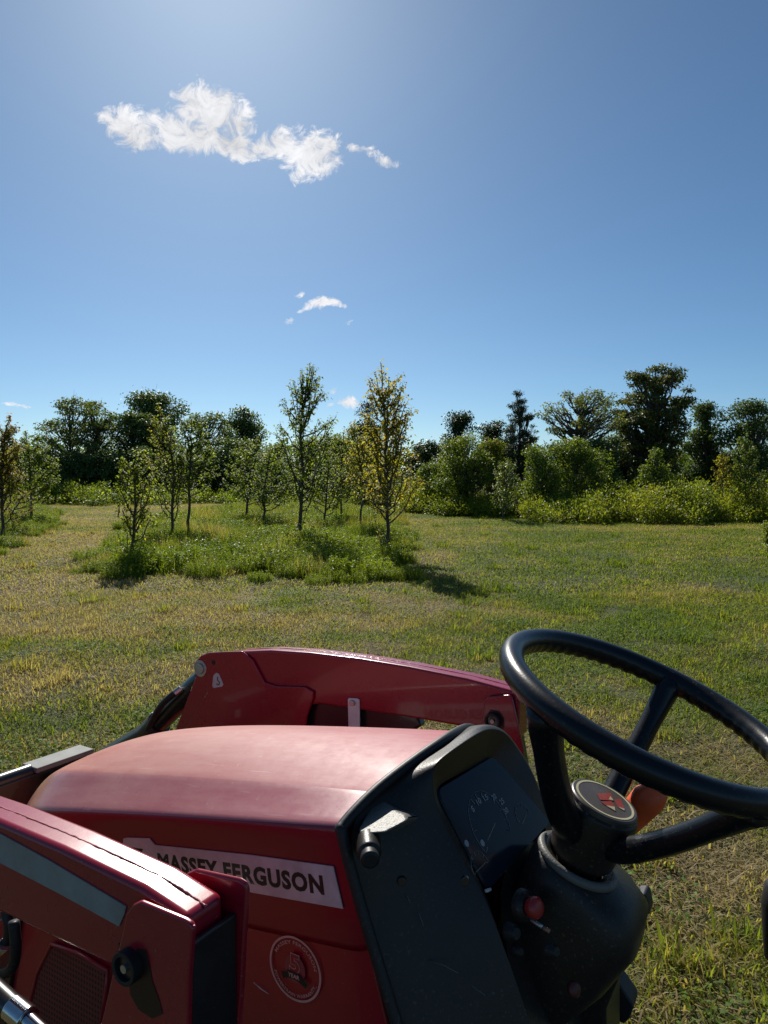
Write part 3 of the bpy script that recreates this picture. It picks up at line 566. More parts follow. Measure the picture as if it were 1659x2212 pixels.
    sh = dict(cat='shrub', trunk_r=.06, inner=.5)
    for i, (x, w, py, lab) in enumerate([(1140,50,965,'dark shrub closing the gap behind the spruce'),(1215,50,955,'dark shrub behind the light upright bush'),(1320,55,940,'dark shrub between the sparse pale tree and the largest tree'),(1500,50,1000,'low dark shrub filling the gap right of the largest tree'),(965,45,985,'dark shrub between the willow bush and the ivy trees'),(1590,55,985,'dark shrub at the foot of the two rightmost dark trees')]):
        ct('hedge_shrub', x, 42, [(py,x-18,x+18),(py+22,x-w*.8,x+w*.8),(py+55,x-w,x+w),(1072,x-w,x+w)], 'dark_leaf', lab, 120+i, 60, 6500, .15, (.3, .6), .8, group='dark shrubs under the right tree line', **sh)
    ct('willow_bush', 1005, 34, [(935,985,1020),(960,960,1050),(1000,940,1065),(1030,935,1070),(1062,950,1065)], 'bush_leaf', 'large round grey-green willow bush right of the golden pear', 81, 90, 10000, .11, (.22, .5), .9, group=B, **sh)
    ct('willow_bush', 1062, 35, [(940,1050,1075),(965,1035,1090),(1000,1030,1095),(1062,1035,1095)], 'bush_yellow', 'yellower bush joined to the right side of the round willow bush', 82, 55, 5500, .11, (.2, .42), .9, group=B, **sh)
    ct('willow_bush', 1170, 31, [(955,1160,1180),(980,1145,1200),(1020,1130,1215),(1065,1120,1225),(1095,1120,1225)], 'bush_leaf', 'light green upright bush in front of the spruce', 83, 70, 6500, .10, (.2, .4), .9, group=B, **sh)
    ct('willow_bush', 1240, 33, [(945,1215,1262),(970,1195,1300),(1010,1190,1315),(1062,1190,1315)], 'bush_leaf', 'deep green bush below the sparse pale tree', 84, 80, 8500, .11, (.25, .5), .8, group=B, **sh)
    ct('willow_bush', 1285, 36, [(945,1270,1300),(965,1255,1330),(1010,1250,1340),(1060,1250,1340)], 'dark_leaf', 'dark bush left of the largest tree', 85, 60, 6000, .12, (.3, .5), .8, group=B, **sh)
    ct('willow_bush', 935, 36, [(1000,925,950),(1020,900,965),(1060,890,970)], 'bush_leaf', 'low grey-green bush left of the round willow bush', 86, 40, 4000, .11, (.2, .4), .8, group=B, **sh)
    ct('willow_bush', 1415, 30, [(968,1408,1422),(995,1395,1440),(1040,1385,1450),(1070,1385,1450)], 'bush_leaf', 'spiky sapling clump rising from brambles before the largest tree', 87, 45, 3000, .10, (.14, .3), 1.0, group=B, **sh)
build_treeline()

def thicket(name, rows, mat, label, seed, n, leaf, cat='thicket'):
    """uncountable brush: rows = [(px, base_y, top_y)] in the photograph; real depth given by where its foot meets the ground"""
    g = np.random.default_rng(seed)
    xs = np.array([r[0] for r in rows]); foot = np.array([on_ground(r[0], r[1]) for r in rows]); 
    top = np.array([at_dist(r[0], r[2], f[1]+2.0)[2] for r, f in zip(rows, foot)])
    m = n//40; t = g.uniform(xs[0], xs[-1], m); fx = np.interp(t, xs, foot[:, 0]); fy = np.interp(t, xs, foot[:, 1]); tz = np.interp(t, xs, top)
    fy = fy+.45*np.sin(fx*1.9)+.3*np.sin(fx*4.3+1)+g.normal(0, .15, m)
    dd = g.random(m)*5.5; prof = np.clip(.3+dd*.5, .3, 1.0)
    hz = tz*prof*g.uniform(.45, 1.15, m)*np.where(g.random(m) < .06, 1.3, 1)*(1+.16*ghash(fx*1.3, fy+dd))
    C = np.column_stack([fx*(1+dd/fy), fy+dd, hz*g.uniform(.35, .9, m)]); r = g.uniform(.2, .42, m)
    k = 40; d = unit(g.normal(0, 1, (m, k, 3))); rad = (r[:, None]*g.random((m, k))**.4)
    P = (C[:, None, :]+d*rad[..., None]).reshape(-1, 3); d = d.reshape(-1, 3)
    keep = P[:, 2] > .02; P = P[keep]; d = d[keep]; q = len(P)
    A = unit(d+g.normal(0, .7, (q, 3))+[0, 0, .3]); Nn = unit(g.normal(0, .5, (q, 3))+[0, 0, .8])
    V, T, rr = leaflets(P, A, Nn, leaf*g.uniform(.6, 1.3, q), leaf*.45*g.uniform(.7, 1.2, q), g.random(q), .4)
    tag(link(name, np_mesh(name, V, T, rnd=rr), MAT[mat]), label, cat, kind='stuff')
def build_thickets():
    thicket('bramble_thicket', [(1140,1128,1074),(1200,1130,1074),(1300,1131,1062),(1400,1132,1048),(1500,1132,1044),(1600,1130,1048),(1760,1128,1046),(1950,1128,1040)], 'bramble', 'bright bramble and vine bank along the right side of the field', 91, 130000, .10)
    thicket('bramble_thicket', [(865,1108,1050),(930,1112,1058),(1000,1115,1068),(1080,1118,1075),(1140,1122,1062)], 'bramble', 'low pale weedy bank between the golden pear and the brambles', 92, 70000, .10)
    thicket('tall_weeds', [(-300,1096,1038),(60,1094,1044),(130,1092,1044),(250,1093,1050),(400,1090,1060),(600,1088,1060),(870,1092,1045)], 'weed', 'strip of tall grassy weeds at the far edge behind the orchard row', 93, 60000, .14, 'weeds')
    # far-off woods that read as one mass
    g = np.random.default_rng(94); m = 1300
    x = g.uniform(-95, 95, m); y = g.uniform(72, 84, m); z = g.uniform(.3, 4.2, m)*(1+.2*ghash(x*.2, y*.1)); k = 26
    d = unit(g.normal(0, 1, (m, k, 3))); P = (np.column_stack([x, y, z])[:, None, :]+d*g.uniform(.5, 1.3, (m, k))[..., None]).reshape(-1, 3); q = len(P)
    V, T, rr = leaflets(P, unit(g.normal(0, 1, (q, 3))), unit(g.normal(0, .6, (q, 3))+[0, 0, .7]), g.uniform(.35, .7, q), g.uniform(.2, .4, q), g.random(q), .3)
    tag(link('distant_woods', np_mesh('distant_woods', V, T, rnd=rr), MAT['dark_leaf']), 'low dark far-off wood along the horizon', 'woods', kind='stuff')
build_thickets()
#TRACTOR
# ------------------------------------------------------------------ tractor
TC = np.array([.34288, .92884, H-.3091])                       # wheel-centre of the tractor frame in the world
TM = np.array([[.5083,-.8610,.0165],[.8605,.5085,.0310],[-.0351,-.0016,.9994]]) # columns: across (right), forward, up
AL = .36035
def K(px, py, k):                                              # point on the lengthwise plane across=k of the tractor
    d = TM.T@wray(px, py); o = TM.T@(np.array([0, 0, H])-TC); return o+(k-o[0])/d[0]*d
def KP(px, py, p0, n):
    d = TM.T@wray(px, py); o = TM.T@(np.array([0, 0, H])-TC); n = np.asarray(n, float); return o+((np.asarray(p0)-o)@n)/(d@n)*d
def PX(q):
    w = TM@np.asarray(q, float)+TC-[0, 0, H]; d = w[1]*math.cos(PITCH)-w[2]*math.sin(PITCH); u = w[1]*math.sin(PITCH)+w[2]*math.cos(PITCH)
    return CX+FPX*w[0]/d, CY-FPX*u/d

def paint(name, col, rough=.28, coat=.6, dust=.25, dustcol=(.30,.20,.13), wear=0.0):
    m, nt, b = newmat(name)
    n = nnoise(nt, 9, 6, .65); n2 = nnoise(nt, 60, 4, .7)
    f = mathn(nt, 'MULTIPLY', mathn(nt, 'SUBTRACT', mathn(nt, 'ADD', mathn(nt, 'MULTIPLY', n, .7), mathn(nt, 'MULTIPLY', n2, .3)), .38, True), dust*2.2, True)
    nt.links.new(mixc(nt, f, col, dustcol), b.inputs['Base Color'])
    nt.links.new(mathn(nt, 'ADD', mathn(nt, 'MULTIPLY', f, .5), rough), b.inputs['Roughness'])
    ch = nnoise(nt, 55, 5, .75); ch2 = mathn(nt, 'MULTIPLY', mathn(nt, 'SUBTRACT', ch, .70), 30, True)
    base = b.inputs['Base Color'].links[0].from_socket; nt.links.new(mixc(nt, ch2, base, (.06,.03,.025)), b.inputs['Base Color'])
    sp = nnoise(nt, 240, 2, .5); sp2 = mathn(nt, 'MULTIPLY', mathn(nt, 'SUBTRACT', sp, .70), 12, True)
    base = b.inputs['Base Color'].links[0].from_socket; nt.links.new(mixc(nt, sp2, base, (.30,.22,.16)), b.inputs['Base Color'])
    b.inputs['Coat Weight'].default_value = coat; b.inputs['Coat Roughness'].default_value = .06
    bump(nt, b, mathn(nt, 'ADD', n2, mathn(nt, 'MULTIPLY', ch2, -.5)), .05, .002); return m
def plastic(name, col, rough, grain=260, gs=.25, dust=.15):
    m, nt, b = newmat(name); n = nnoise(nt, 7, 5, .6); g = nnoise(nt, grain, 2, .5)
    f = mathn(nt, 'MULTIPLY', mathn(nt, 'SUBTRACT', n, .45, True), dust*3, True)
    nt.links.new(mixc(nt, f, col, (.06,.05,.04)), b.inputs['Base Color']); b.inputs['Roughness'].default_value = rough; b.inputs['Specular IOR Level'].default_value = .35
    sp = nnoise(nt, 190, 3, .6); big = nnoise(nt, 4, 4, .6); sp2 = mathn(nt, 'MULTIPLY', mathn(nt, 'MULTIPLY', mathn(nt, 'SUBTRACT', sp, .60), 8, True), mathn(nt, 'MULTIPLY', mathn(nt, 'SUBTRACT', big, .42), 3, True))
    base = b.inputs['Base Color'].links[0].from_socket; nt.links.new(mixc(nt, sp2, base, (.13,.11,.09)), b.inputs['Base Color'])
    bump(nt, b, g, gs, .0015); return m
def hood_paint(name, kind):
    """sun-faded, dusty red: faded most on the upward faces"""
    m, nt, b = newmat(name); N = nt.nodes
    n = nnoise(nt, 5, 7, .7, dist=.6); n2 = nnoise(nt, 45, 5, .7)
    mp = N.new('ShaderNodeMapping'); tc = N.new('ShaderNodeTexCoord'); nt.links.new(tc.outputs['Object'], mp.inputs[0]); mp.inputs['Scale'].default_value = (34, 5, 20); mp.inputs['Rotation'].default_value = (0, 0, .25)
    st = N.new('ShaderNodeTexNoise'); st.inputs['Scale'].default_value = 1; st.inputs['Detail'].default_value = 6; st.inputs['Roughness'].default_value = .7; nt.links.new(mp.outputs[0], st.inputs['Vector'])
    f = mathn(nt, 'ADD', mathn(nt, 'MULTIPLY', n, .5), mathn(nt, 'MULTIPLY', st.outputs['Fac'], .55))
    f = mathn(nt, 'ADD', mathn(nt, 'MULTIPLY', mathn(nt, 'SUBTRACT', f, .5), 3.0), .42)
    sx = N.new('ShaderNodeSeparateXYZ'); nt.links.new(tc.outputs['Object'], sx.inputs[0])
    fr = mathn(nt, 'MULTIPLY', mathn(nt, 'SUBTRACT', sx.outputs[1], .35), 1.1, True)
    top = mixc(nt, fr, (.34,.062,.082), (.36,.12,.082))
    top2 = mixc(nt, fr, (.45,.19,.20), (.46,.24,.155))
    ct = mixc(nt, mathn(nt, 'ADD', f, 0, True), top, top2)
    if kind == 'side':
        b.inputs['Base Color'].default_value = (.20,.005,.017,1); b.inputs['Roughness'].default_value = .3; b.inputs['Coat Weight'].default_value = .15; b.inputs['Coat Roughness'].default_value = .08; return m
    spk = nnoise(nt, 130, 3, .6); sk = mathn(nt, 'MULTIPLY', mathn(nt, 'SUBTRACT', spk, .64), 6, True)
    ct = mixc(nt, mathn(nt, 'MULTIPLY', sk, .6), ct, (.50,.36,.26))
    scr = N.new('ShaderNodeTexNoise'); mp2 = N.new('ShaderNodeMapping'); nt.links.new(tc.outputs['Object'], mp2.inputs[0]); mp2.inputs['Scale'].default_value = (160, 6, 60); mp2.inputs['Rotation'].default_value = (0, 0, -.5); nt.links.new(mp2.outputs[0], scr.inputs['Vector']); scr.inputs['Scale'].default_value = 1; scr.inputs['Detail'].default_value = 2
    sc2 = mathn(nt, 'MULTIPLY', mathn(nt, 'SUBTRACT', scr.outputs['Fac'], .66), 8, True)
    ct = mixc(nt, mathn(nt, 'MULTIPLY', sc2, .5), ct, (.55,.34,.33))
    nt.links.new(ct, b.inputs['Base Color'])
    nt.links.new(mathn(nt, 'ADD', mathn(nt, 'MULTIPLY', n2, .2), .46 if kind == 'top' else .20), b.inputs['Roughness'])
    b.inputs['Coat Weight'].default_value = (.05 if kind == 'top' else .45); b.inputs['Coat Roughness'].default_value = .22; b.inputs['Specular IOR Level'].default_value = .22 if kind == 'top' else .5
    bump(nt, b, mathn(nt, 'ADD', n2, st.outputs['Fac']), .05, .002); return m
def simple(name, col, rough=.5, metal=0.0, coat=0.0):
    m, nt, b = newmat(name); n = nnoise(nt, 30, 4, .6)
    c2 = tuple(x*.7 for x in col); nt.links.new(ramp(nt, n, [(.3, c2), (.7, col)]), b.inputs['Base Color'])
    b.inputs['Roughness'].default_value = rough; b.inputs['Metallic'].default_value = metal; b.inputs['Coat Weight'].default_value = coat; return m
P_RED = paint('loader_red_paint', (.29,.007,.023), .27, .35, .05, (.16,.05,.035))
P_BEAD = None
P_SIDE = paint('side_panel_red_paint', (.26,.008,.020), .32, .2, .04, (.16,.06,.04))
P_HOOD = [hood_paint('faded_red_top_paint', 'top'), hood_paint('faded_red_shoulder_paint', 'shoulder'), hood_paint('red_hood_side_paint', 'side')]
P_PLASTIC = plastic('black_dash_plastic', (.021,.0165,.0135), .42, 300, .2, .08)
P_SHELF = plastic('sunlit_dusty_plastic', (.15,.145,.13), .48, 300, .5, .3)  # pale tone also stands in for sun on the shelf and shroud lip
P_RUBBER = plastic('black_rubber', (.018,.018,.019), .5, 200, .1, .12)
P_RIM = plastic('steering_rim_plastic', (.007,.008,.010), .30, 420, .10, .02)
P_BLACK = paint('black_paint', (.012,.012,.013), .3, .4, .12, (.08,.07,.05))
P_BEAD = simple('weld_bead_paint', (.50,.13,.14), .28)
P_CHROME = simple('chrome', (.75,.75,.74), .16, 1.0)
P_STEEL = simple('zinc_steel', (.55,.53,.50), .42, .85)
P_GALV = simple('galvanised_strap', (.85,.82,.78), .5, .1)
P_GREYST = simple('grey_stripe_vinyl', (.30,.32,.31), .5)
P_DECAL = simple('silver_decal_vinyl', (.62,.61,.63), .4)
P_INK = simple('black_decal_ink', (.012,.010,.012), .4)
P_WHITE = simple('white_sticker', (.60,.58,.56), .5)
P_PINK = simple('faded_badge_print', (.60,.36,.33), .5)
P_GLASS = None
def glass_mat():
    m, nt, b = newmat('instrument_lens'); b.inputs['Base Color'].default_value = (.010,.016,.028,1); b.inputs['Specular IOR Level'].default_value = .12
    n = nnoise(nt, 35, 5, .7); nt.links.new(mathn(nt, 'ADD', mathn(nt, 'MULTIPLY', n, .22), .06), b.inputs['Roughness']); return m
P_GLASS = glass_mat()
P_ORANGE = simple('orange_plastic', (.95,.13,.03), .45)
P_REDKNOB = simple('red_knob_plastic', (.50,.035,.03), .35)
P_NEEDLE = simple('gauge_needle', (.55,.36,.22), .5)
P_MARK = simple('gauge_marking', (.34,.36,.40), .5)
def grille_mat():
    m, nt, b = newmat('perforated_screen'); N = nt.nodes
    tc = N.new('ShaderNodeTexCoord'); mp = N.new('ShaderNodeMapping'); nt.links.new(tc.outputs['Object'], mp.inputs[0]); mp.inputs['Scale'].default_value = (1, 1, 1)
    w = N.new('ShaderNodeTexWave'); w.bands_direction = 'Z'; w.inputs['Scale'].default_value = 34; nt.links.new(mp.outputs[0], w.inputs[0])
    w2 = N.new('ShaderNodeTexWave'); w2.bands_direction = 'Y'; w2.inputs['Scale'].default_value = 46; nt.links.new(mp.outputs[0], w2.inputs[0])
    h = mathn(nt, 'MULTIPLY', w.outputs['Fac'], w2.outputs['Fac'])
    nt.links.new(ramp(nt, h, [(.15, (.15,.022,.028)), (.45, (.008,.003,.004))]), b.inputs['Base Color']); b.inputs['Roughness'].default_value = .5
    bump(nt, b, h, -.8, .003); return m
P_GRILLE = grille_mat()

TR = bpy.data.objects.new('tractor', None); COL.objects.link(TR)
TR.matrix_world = Matrix(((*TM[0], TC[0]), (*TM[1], TC[1]), (*TM[2], TC[2]), (0, 0, 0, 1)))
tag(TR, 'red tractor with black dashboard and front loader, its hood filling the foreground', 'tractor')

def bm_new(): return bmesh.new()
def bm_out(name, bm, mat, parent=TR, smooth=False, bevel=0, seg=3, sub=0, label=None, angle=35):
    bmesh.ops.recalc_face_normals(bm, faces=bm.faces[:])
    me = bpy.data.meshes.new(name); bm.to_mesh(me); bm.free()
    for p in me.polygons: p.use_smooth = smooth or bevel > 0 or sub > 0
    o = link(name, me, mat, parent)
    if bevel:
        md = o.modifiers.new('bevel', 'BEVEL'); md.width = bevel; md.segments = seg; md.limit_method = 'ANGLE'; md.angle_limit = R(25); md.harden_normals = True
    if sub:
        md = o.modifiers.new('sub', 'SUBSURF'); md.levels = sub; md.render_levels = sub
    if label: o['label'] = label
    return o
def plate_bm(bm, pts, k0, k1):
    """polygon in the lengthwise (y,z) plane, extruded across from k0 to k1"""
    a = [bm.verts.new((k0, p[-2], p[-1])) for p in pts]; b = [bm.verts.new((k1, p[-2], p[-1])) for p in pts]
    n = len(pts); bm.faces.new(a); bm.faces.new(b[::-1])
    for i in range(n): bm.faces.new((a[i], b[i], b[(i+1) % n], a[(i+1) % n]))
def tube_bm(bm, pts, rad, sides=16, cap=True, squash=None):
    pts = np.asarray(pts, float); k = len(pts); rad = np.ones(k)*rad if np.isscalar(rad) else np.asarray(rad, float)
    tg = unit(np.gradient(pts, axis=0)); ref = np.array([1., .0, .02]) if abs(tg[0][0]) < .8 else np.array([0, .3, 1.])
    rings = []; a = unit(np.cross(tg[0], ref))
    for i in range(k):
        a = unit(a-tg[i]*(a@tg[i])); b = np.cross(tg[i], a); s1, s2 = squash if squash else (1, 1)
        rings.append([bm.verts.new(tuple(pts[i]+rad[i]*(math.cos(t)*a*s1+math.sin(t)*b*s2))) for t in np.arange(sides)/sides*2*math.pi])
    for i in range(k-1):
        for j in range(sides): bm.faces.new((rings[i][j], rings[i][(j+1) % sides], rings[i+1][(j+1) % sides], rings[i+1][j]))
    if cap: bm.faces.new(rings[0][::-1]); bm.faces.new(rings[-1])
def box_bm(bm, lo, hi):
    v = [bm.verts.new((x, y, z)) for x in (lo[0], hi[0]) for y in (lo[1], hi[1]) for z in (lo[2], hi[2])]
    for f in ((0,1,3,2),(4,6,7,5),(0,4,5,1),(2,3,7,6),(0,2,6,4),(1,5,7,3)): bm.faces.new([v[i] for i in f])
def smooth_line(P, n):
    """Catmull-Rom through points"""
    P = np.asarray(P, float); Q = np.vstack([2*P[0]-P[1], P, 2*P[-1]-P[-2]]); out = []
    for s in np.linspace(0, len(P)-1, n):
        i = min(int(s), len(P)-2); t = s-i; a, b, c, d = Q[i], Q[i+1], Q[i+2], Q[i+3]
        out.append(.5*((2*b)+(-a+c)*t+(2*a-5*b+4*c-d)*t*t+(-a+3*b-3*c+d)*t**3))
    return np.array(out)
def text_mesh(name, s, mat, parent, origin, ex, ey, width=None, height=None, off=.0, space=1.0, proud=.0012, arc=None):
    """real lettering: origin = lower-left of the text, ex/ey unit directions of writing and of letter height"""
    cu = bpy.data.curves.new(name, 'FONT'); cu.body = s; cu.size = 1; cu.offset = off; cu.space_character = space; cu.resolution_u = 3
    ob = bpy.data.objects.new(name, cu); COL.objects.link(ob); dg = bpy.context.evaluated_depsgraph_get(); dg.update()
    me = bpy.data.meshes.new_from_object(ob.evaluated_get(dg)); bpy.data.objects.remove(ob); bpy.data.curves.remove(cu)
    co = np.zeros(len(me.vertices)*3, np.float32); me.vertices.foreach_get('co', co); co = co.reshape(-1, 3)
    lo, hi = co.min(0), co.max(0); x = (co[:, 0]-lo[0])/(hi[0]-lo[0])*width; y = (co[:, 1]-lo[1])/(hi[1]-lo[1])*height
    origin, ex, ey = map(np.asarray, (origin, ex, ey))
    if arc is None: P = origin+x[:, None]*ex+y[:, None]*ey
    else:
        c, rad, a0, sgn = arc; th = a0-sgn*x/rad; rr = rad+sgn*y
        P = np.asarray(c)+(rr*np.cos(th))[:, None]*ex+(rr*np.sin(th))[:, None]*ey
    P = P+np.cross(ex, ey)*proud
    me.vertices.foreach_set('co', P.astype(np.float32).ravel()); me.update(); me.materials.clear(); me.name = name
    return link(name, me, mat, parent)

# ---- hood
KC = -.03
def build_hood():
    ys = np.array([.315,.36,.45,.6,.75,.88,.96,1.03,1.09,1.13,1.15])
    zl = np.interp(ys, [.315,.42,.66,.854,.96,1.03,1.09,1.13,1.15], [-.140,-.161,-.208,-.250,-.276,-.305,-.345,-.40,-.47])
    zu = np.interp(ys, [.315,.33,.476,.70,.999,1.03,1.09,1.13,1.15], [-.116,-.118,-.140,-.177,-.236,-.252,-.292,-.36,-.44])
    zc = zu+np.interp(ys, [.315,.83,1.0,1.15], [.033,.034,.012,.003])
    hw = np.interp(ys, [.315,.75,.88,.96,1.03,1.09,1.13,1.15], [.21,.21,.207,.20,.178,.145,.10,.06])
    us = [(-1,'seam'),(-1,'mid'),(-1,'low'),(-.70,'up'),(-.38,'c1'),(0,'c'),(.38,'c1'),(.70,'up'),(1,'low'),(1,'mid'),(1,'seam')]
    bm = bm_new(); lay = bm.edges.layers.float.new('crease_edge'); rnd = bm.verts.layers.float.new('rnd'); grid = []
    for i, y in enumerate(ys):
        row = []
        for u, t in us:
            seam = min(zl[i]-.133, zl[i]*.9-.16)
            z = {'seam': seam, 'mid': (zl[i]+seam)/2, 'low': zl[i], 'up': zu[i], 'c1': zc[i]-(zc[i]-zu[i])*.36, 'c': zc[i]}[t]
            yy = y
            w = max(0, 1-(y-.315)/.35)
            yy -= w*.4*max(0, zl[i]-z)
            yy -= w*.037*(1-abs(u))**.7*(t not in ('seam','mid','low'))
            if i == 0 and False: yy = y
            v = bm.verts.new((KC+u*hw[i], yy, z)); v[rnd] = 1.0 if t in ('up','c1','c') else (.55 if t == 'low' else 0.0); row.append(v)
        grid.append(row)
    for i in range(len(ys)-1):
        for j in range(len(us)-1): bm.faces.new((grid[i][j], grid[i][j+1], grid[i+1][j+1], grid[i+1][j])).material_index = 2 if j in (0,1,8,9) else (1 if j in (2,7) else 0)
    bm.faces.new(grid[-1])
    for i in range(len(ys)-1):
        for j, cv in ((2, .96), (3, .95), (7, .95), (8, .96)):
            e = bm.edges.get((grid[i][j], grid[i+1][j])); 
            if e: e[lay] = cv*float(np.interp(ys[i], [.3,.7,.95,1.08], [1,.85,.5,.1]))
    for j in range(len(us)-1):
        e = bm.edges.get((grid[0][j], grid[0][j+1])); e[lay] = 1
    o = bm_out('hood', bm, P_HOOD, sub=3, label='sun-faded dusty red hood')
    sol = o.modifiers.new('solid', 'SOLIDIFY'); sol.thickness = .004; sol.offset = -1
    return o
HOOD = build_hood()

def seal_path(dk=0.0, dy=0.0, n=60):
    L = [(-.245,-.06,-1.0),(-.245,.13,-.60),(-.245,.23,-.357),(-.245,.285,-.225),(-.245,.312,-.150),(-.238,.316,-.137),(-.180,.305,-.112),(-.11,.289,-.093),(KC,.276,-.081)]
    Rr = [(2*KC-p[0], p[1], p[2]) for p in L[:-1]][::-1]
    P = smooth_line(L+Rr, n); P[:, 1] += dy; P[:, 0] = KC+(P[:, 0]-KC)*(1+dk); return P
bm = bm_new(); tube_bm(bm, seal_path(.012, -.004, 110), .0075, 12); bm_out('hood_seal', bm, P_RUBBER, smooth=True)

# ---- lower side panels of the engine bay
def build_side(sgn, name):
    k = KC+sgn*.208; bm = bm_new()
    top = [(y, np.interp(y, [.2,.46,.9,1.1], [-.262,-.300,-.395,-.46])) for y in np.linspace(.275,1.08,12)]
    pts = [(a, b-.004) for a, b in top]+[(1.10,-.62),(1.10,-.95),(.0,-.95),(.15,-.60),(.245,-.37)]
    plate_bm(bm, pts, k, k-sgn*.02); return bm_out(name, bm, P_SIDE, bevel=.003)
SIDE = build_side(-1, 'side_panel'); build_side(1, 'side_panel')
SK = KC-.2105
# engine screen let into the near side panel
def poly_k(name, px, k, mat, parent, proud=.002, bevel=0, label=None):
    bm = bm_new(); plate_bm(bm, [K(x, y, k) for x, y in px], k, k-proud); return bm_out(name, bm, mat, parent, bevel=bevel, label=label)
gr = poly_k('engine_screen', [(112,2040),(170,2060),(230,2097),(226,2150),(212,2260),(45,2260),(64,2171),(82,2099)], SK, P_GRILLE, SIDE, .003)
fr = [K(x, y, SK-.003) for x, y in [(45,2260),(64,2171),(82,2099),(112,2039),(170,2059),(232,2096),(228,2150),(212,2260)]]
bm = bm_new(); tube_bm(bm, fr, .0035, 8); bm_out('screen_frame', bm, P_SIDE, SIDE, smooth=True)
bm = bm_new(); sc = [K(548,2122,SK-.0005), K(563,2135,SK-.0005), K(580,2147,SK-.0005)]; tube_bm(bm, sc, [.0006,.0011,.0006], 6, squash=(.3,1)); bm_out('scratch', bm, P_WHITE, SIDE, smooth=True, label='pale scratch in the red paint')

# ---- name decal on both hood sides
DK = KC-.21-.0012
dec = [(268,1811),(275,1809),(324,1810.5),(329.5,1818),(336,1825),(541,1846),(721,1871),(742,1962),(541,1926),(300,1888),(262,1868)]
D = poly_k('name_decal', dec, DK, P_DECAL, HOOD, .0015)
def lettering(parent, pts_k, sgn):
    a = K(345,1878,DK); b = K(703,1933,DK); t = K(345,1845,DK); e = unit(b-a); e[0] = 0; e = unit(e); up = np.array([0, -e[2], e[1]]); up = up if up[2] > 0 else -up
    Wd = np.linalg.norm(b-a); Ht = .0250
    if sgn < 0: text_mesh('lettering', 'MASSEY FERGUSON', P_INK, parent, a+np.array([-.0016, 0, 0]), e, up, Wd, Ht, .048, 1.12, 0.0)
    else:
        o = b.copy(); o[0] = 2*KC-DK+.0026; text_mesh('lettering', 'MASSEY FERGUSON', P_INK, parent, o, -e, up, Wd, Ht, .048, 1.12, 0.0)
lettering(D, None, -1)
bm = bm_new(); plate_bm(bm, [K(x, y, DK) for x, y in [(283,1829),(311,1833),(304,1848),(296,1862),(288,1848)]], DK-.0016, DK-.0022); bm_out('logo_mark', bm, P_INK, D)
bm = bm_new(); kk = 2*KC-DK; plate_bm(bm, [K(x, y, DK) for x, y in dec], kk, kk+.0015); D2 = bm_out('name_decal', bm, P_DECAL, HOOD); lettering(D2, None, 1)

# ---- warranty badge on the side panel
def build_badge():
    c = K(638,2092,SK); ry = abs(K(693,2100,SK)[1]-K(583,2085,SK)[1])/2; rz = abs(K(638,2030,SK)[2]-K(638,2170,SK)[2])/2; r = (ry*.55+.45*rz)
    c = np.array([SK-.0012, c[1], c[2]]); ex = np.array([0, -1., 0]); ey = np.array([0, 0, 1.])
    def ring(r0, r1, n=64, k=0):
        bm = bm_new(); A = [];
        for t in np.arange(n)/n*2*math.pi: A.append([bm.verts.new(tuple(c+np.array([-k, 0, 0])+q*(math.cos(t)*ex+math.sin(t)*ey))) for q in (r0, r1)])
        for i in range(n): bm.faces.new((A[i][0], A[i][1], A[(i+1) % n][1], A[(i+1) % n][0]))
        return bm
    root = bm_out('warranty_badge', ring(r*.93, r), P_PINK, SIDE)
    text_mesh('lettering', 'MASSEY FERGUSON', P_PINK, root, c, ex, ey, r*1.9, r*.11, .01, 1.05, .0002, arc=(c, r*.76, R(90)+.95*1.25, 1))
    text_mesh('lettering', 'POWERTRAIN WARRANTY', P_PINK, root, c, ex, ey, r*2.1, r*.11, .01, 1.05, .0002, arc=(c, r*.87, R(270)-1.2, -1))
    halo = bm_new(); n = 40; vs = [halo.verts.new(tuple(c+np.array([.0002, 0, 0])+r*.44*(math.cos(t)*ex*.9+math.sin(t)*ey))) for t in np.arange(n)/n*2*math.pi]; halo.faces.new(vs); bm_out('badge_field', halo, simple('rose_badge_print', (.27,.045,.06), .4), root)
    text_mesh('numeral', '5', P_PINK, root, c-ex*r*.21-ey*r*.14, ex, ey, r*.42, r*.62, .05, 1, .0006)
    text_mesh('numeral', '5', P_SIDE, root, c-ex*r*.185-ey*r*.115, ex, ey, r*.37, r*.57, .02, 1, .0012)
    bm = bm_new(); q = [(-.5,-.20),(-.28,-.16),(-.25,-.08),(0,-.06),(.25,-.10),(.30,-.18),(.52,-.28),(.46,-.44),(.22,-.34),(0,-.30),(-.22,-.32),(-.42,-.42)]
    bm.faces.new([bm.verts.new(tuple(c+np.array([-.0016, 0, 0])+r*(a*ex+b*ey))) for a, b in q]); rb = bm_out('ribbon', bm, P_INK, root)
    text_mesh('lettering', 'YEAR', P_PINK, rb, c-ex*r*.22-ey*r*.26, ex, ey, r*.44, r*.13, .02, 1, .0022)
build_badge()

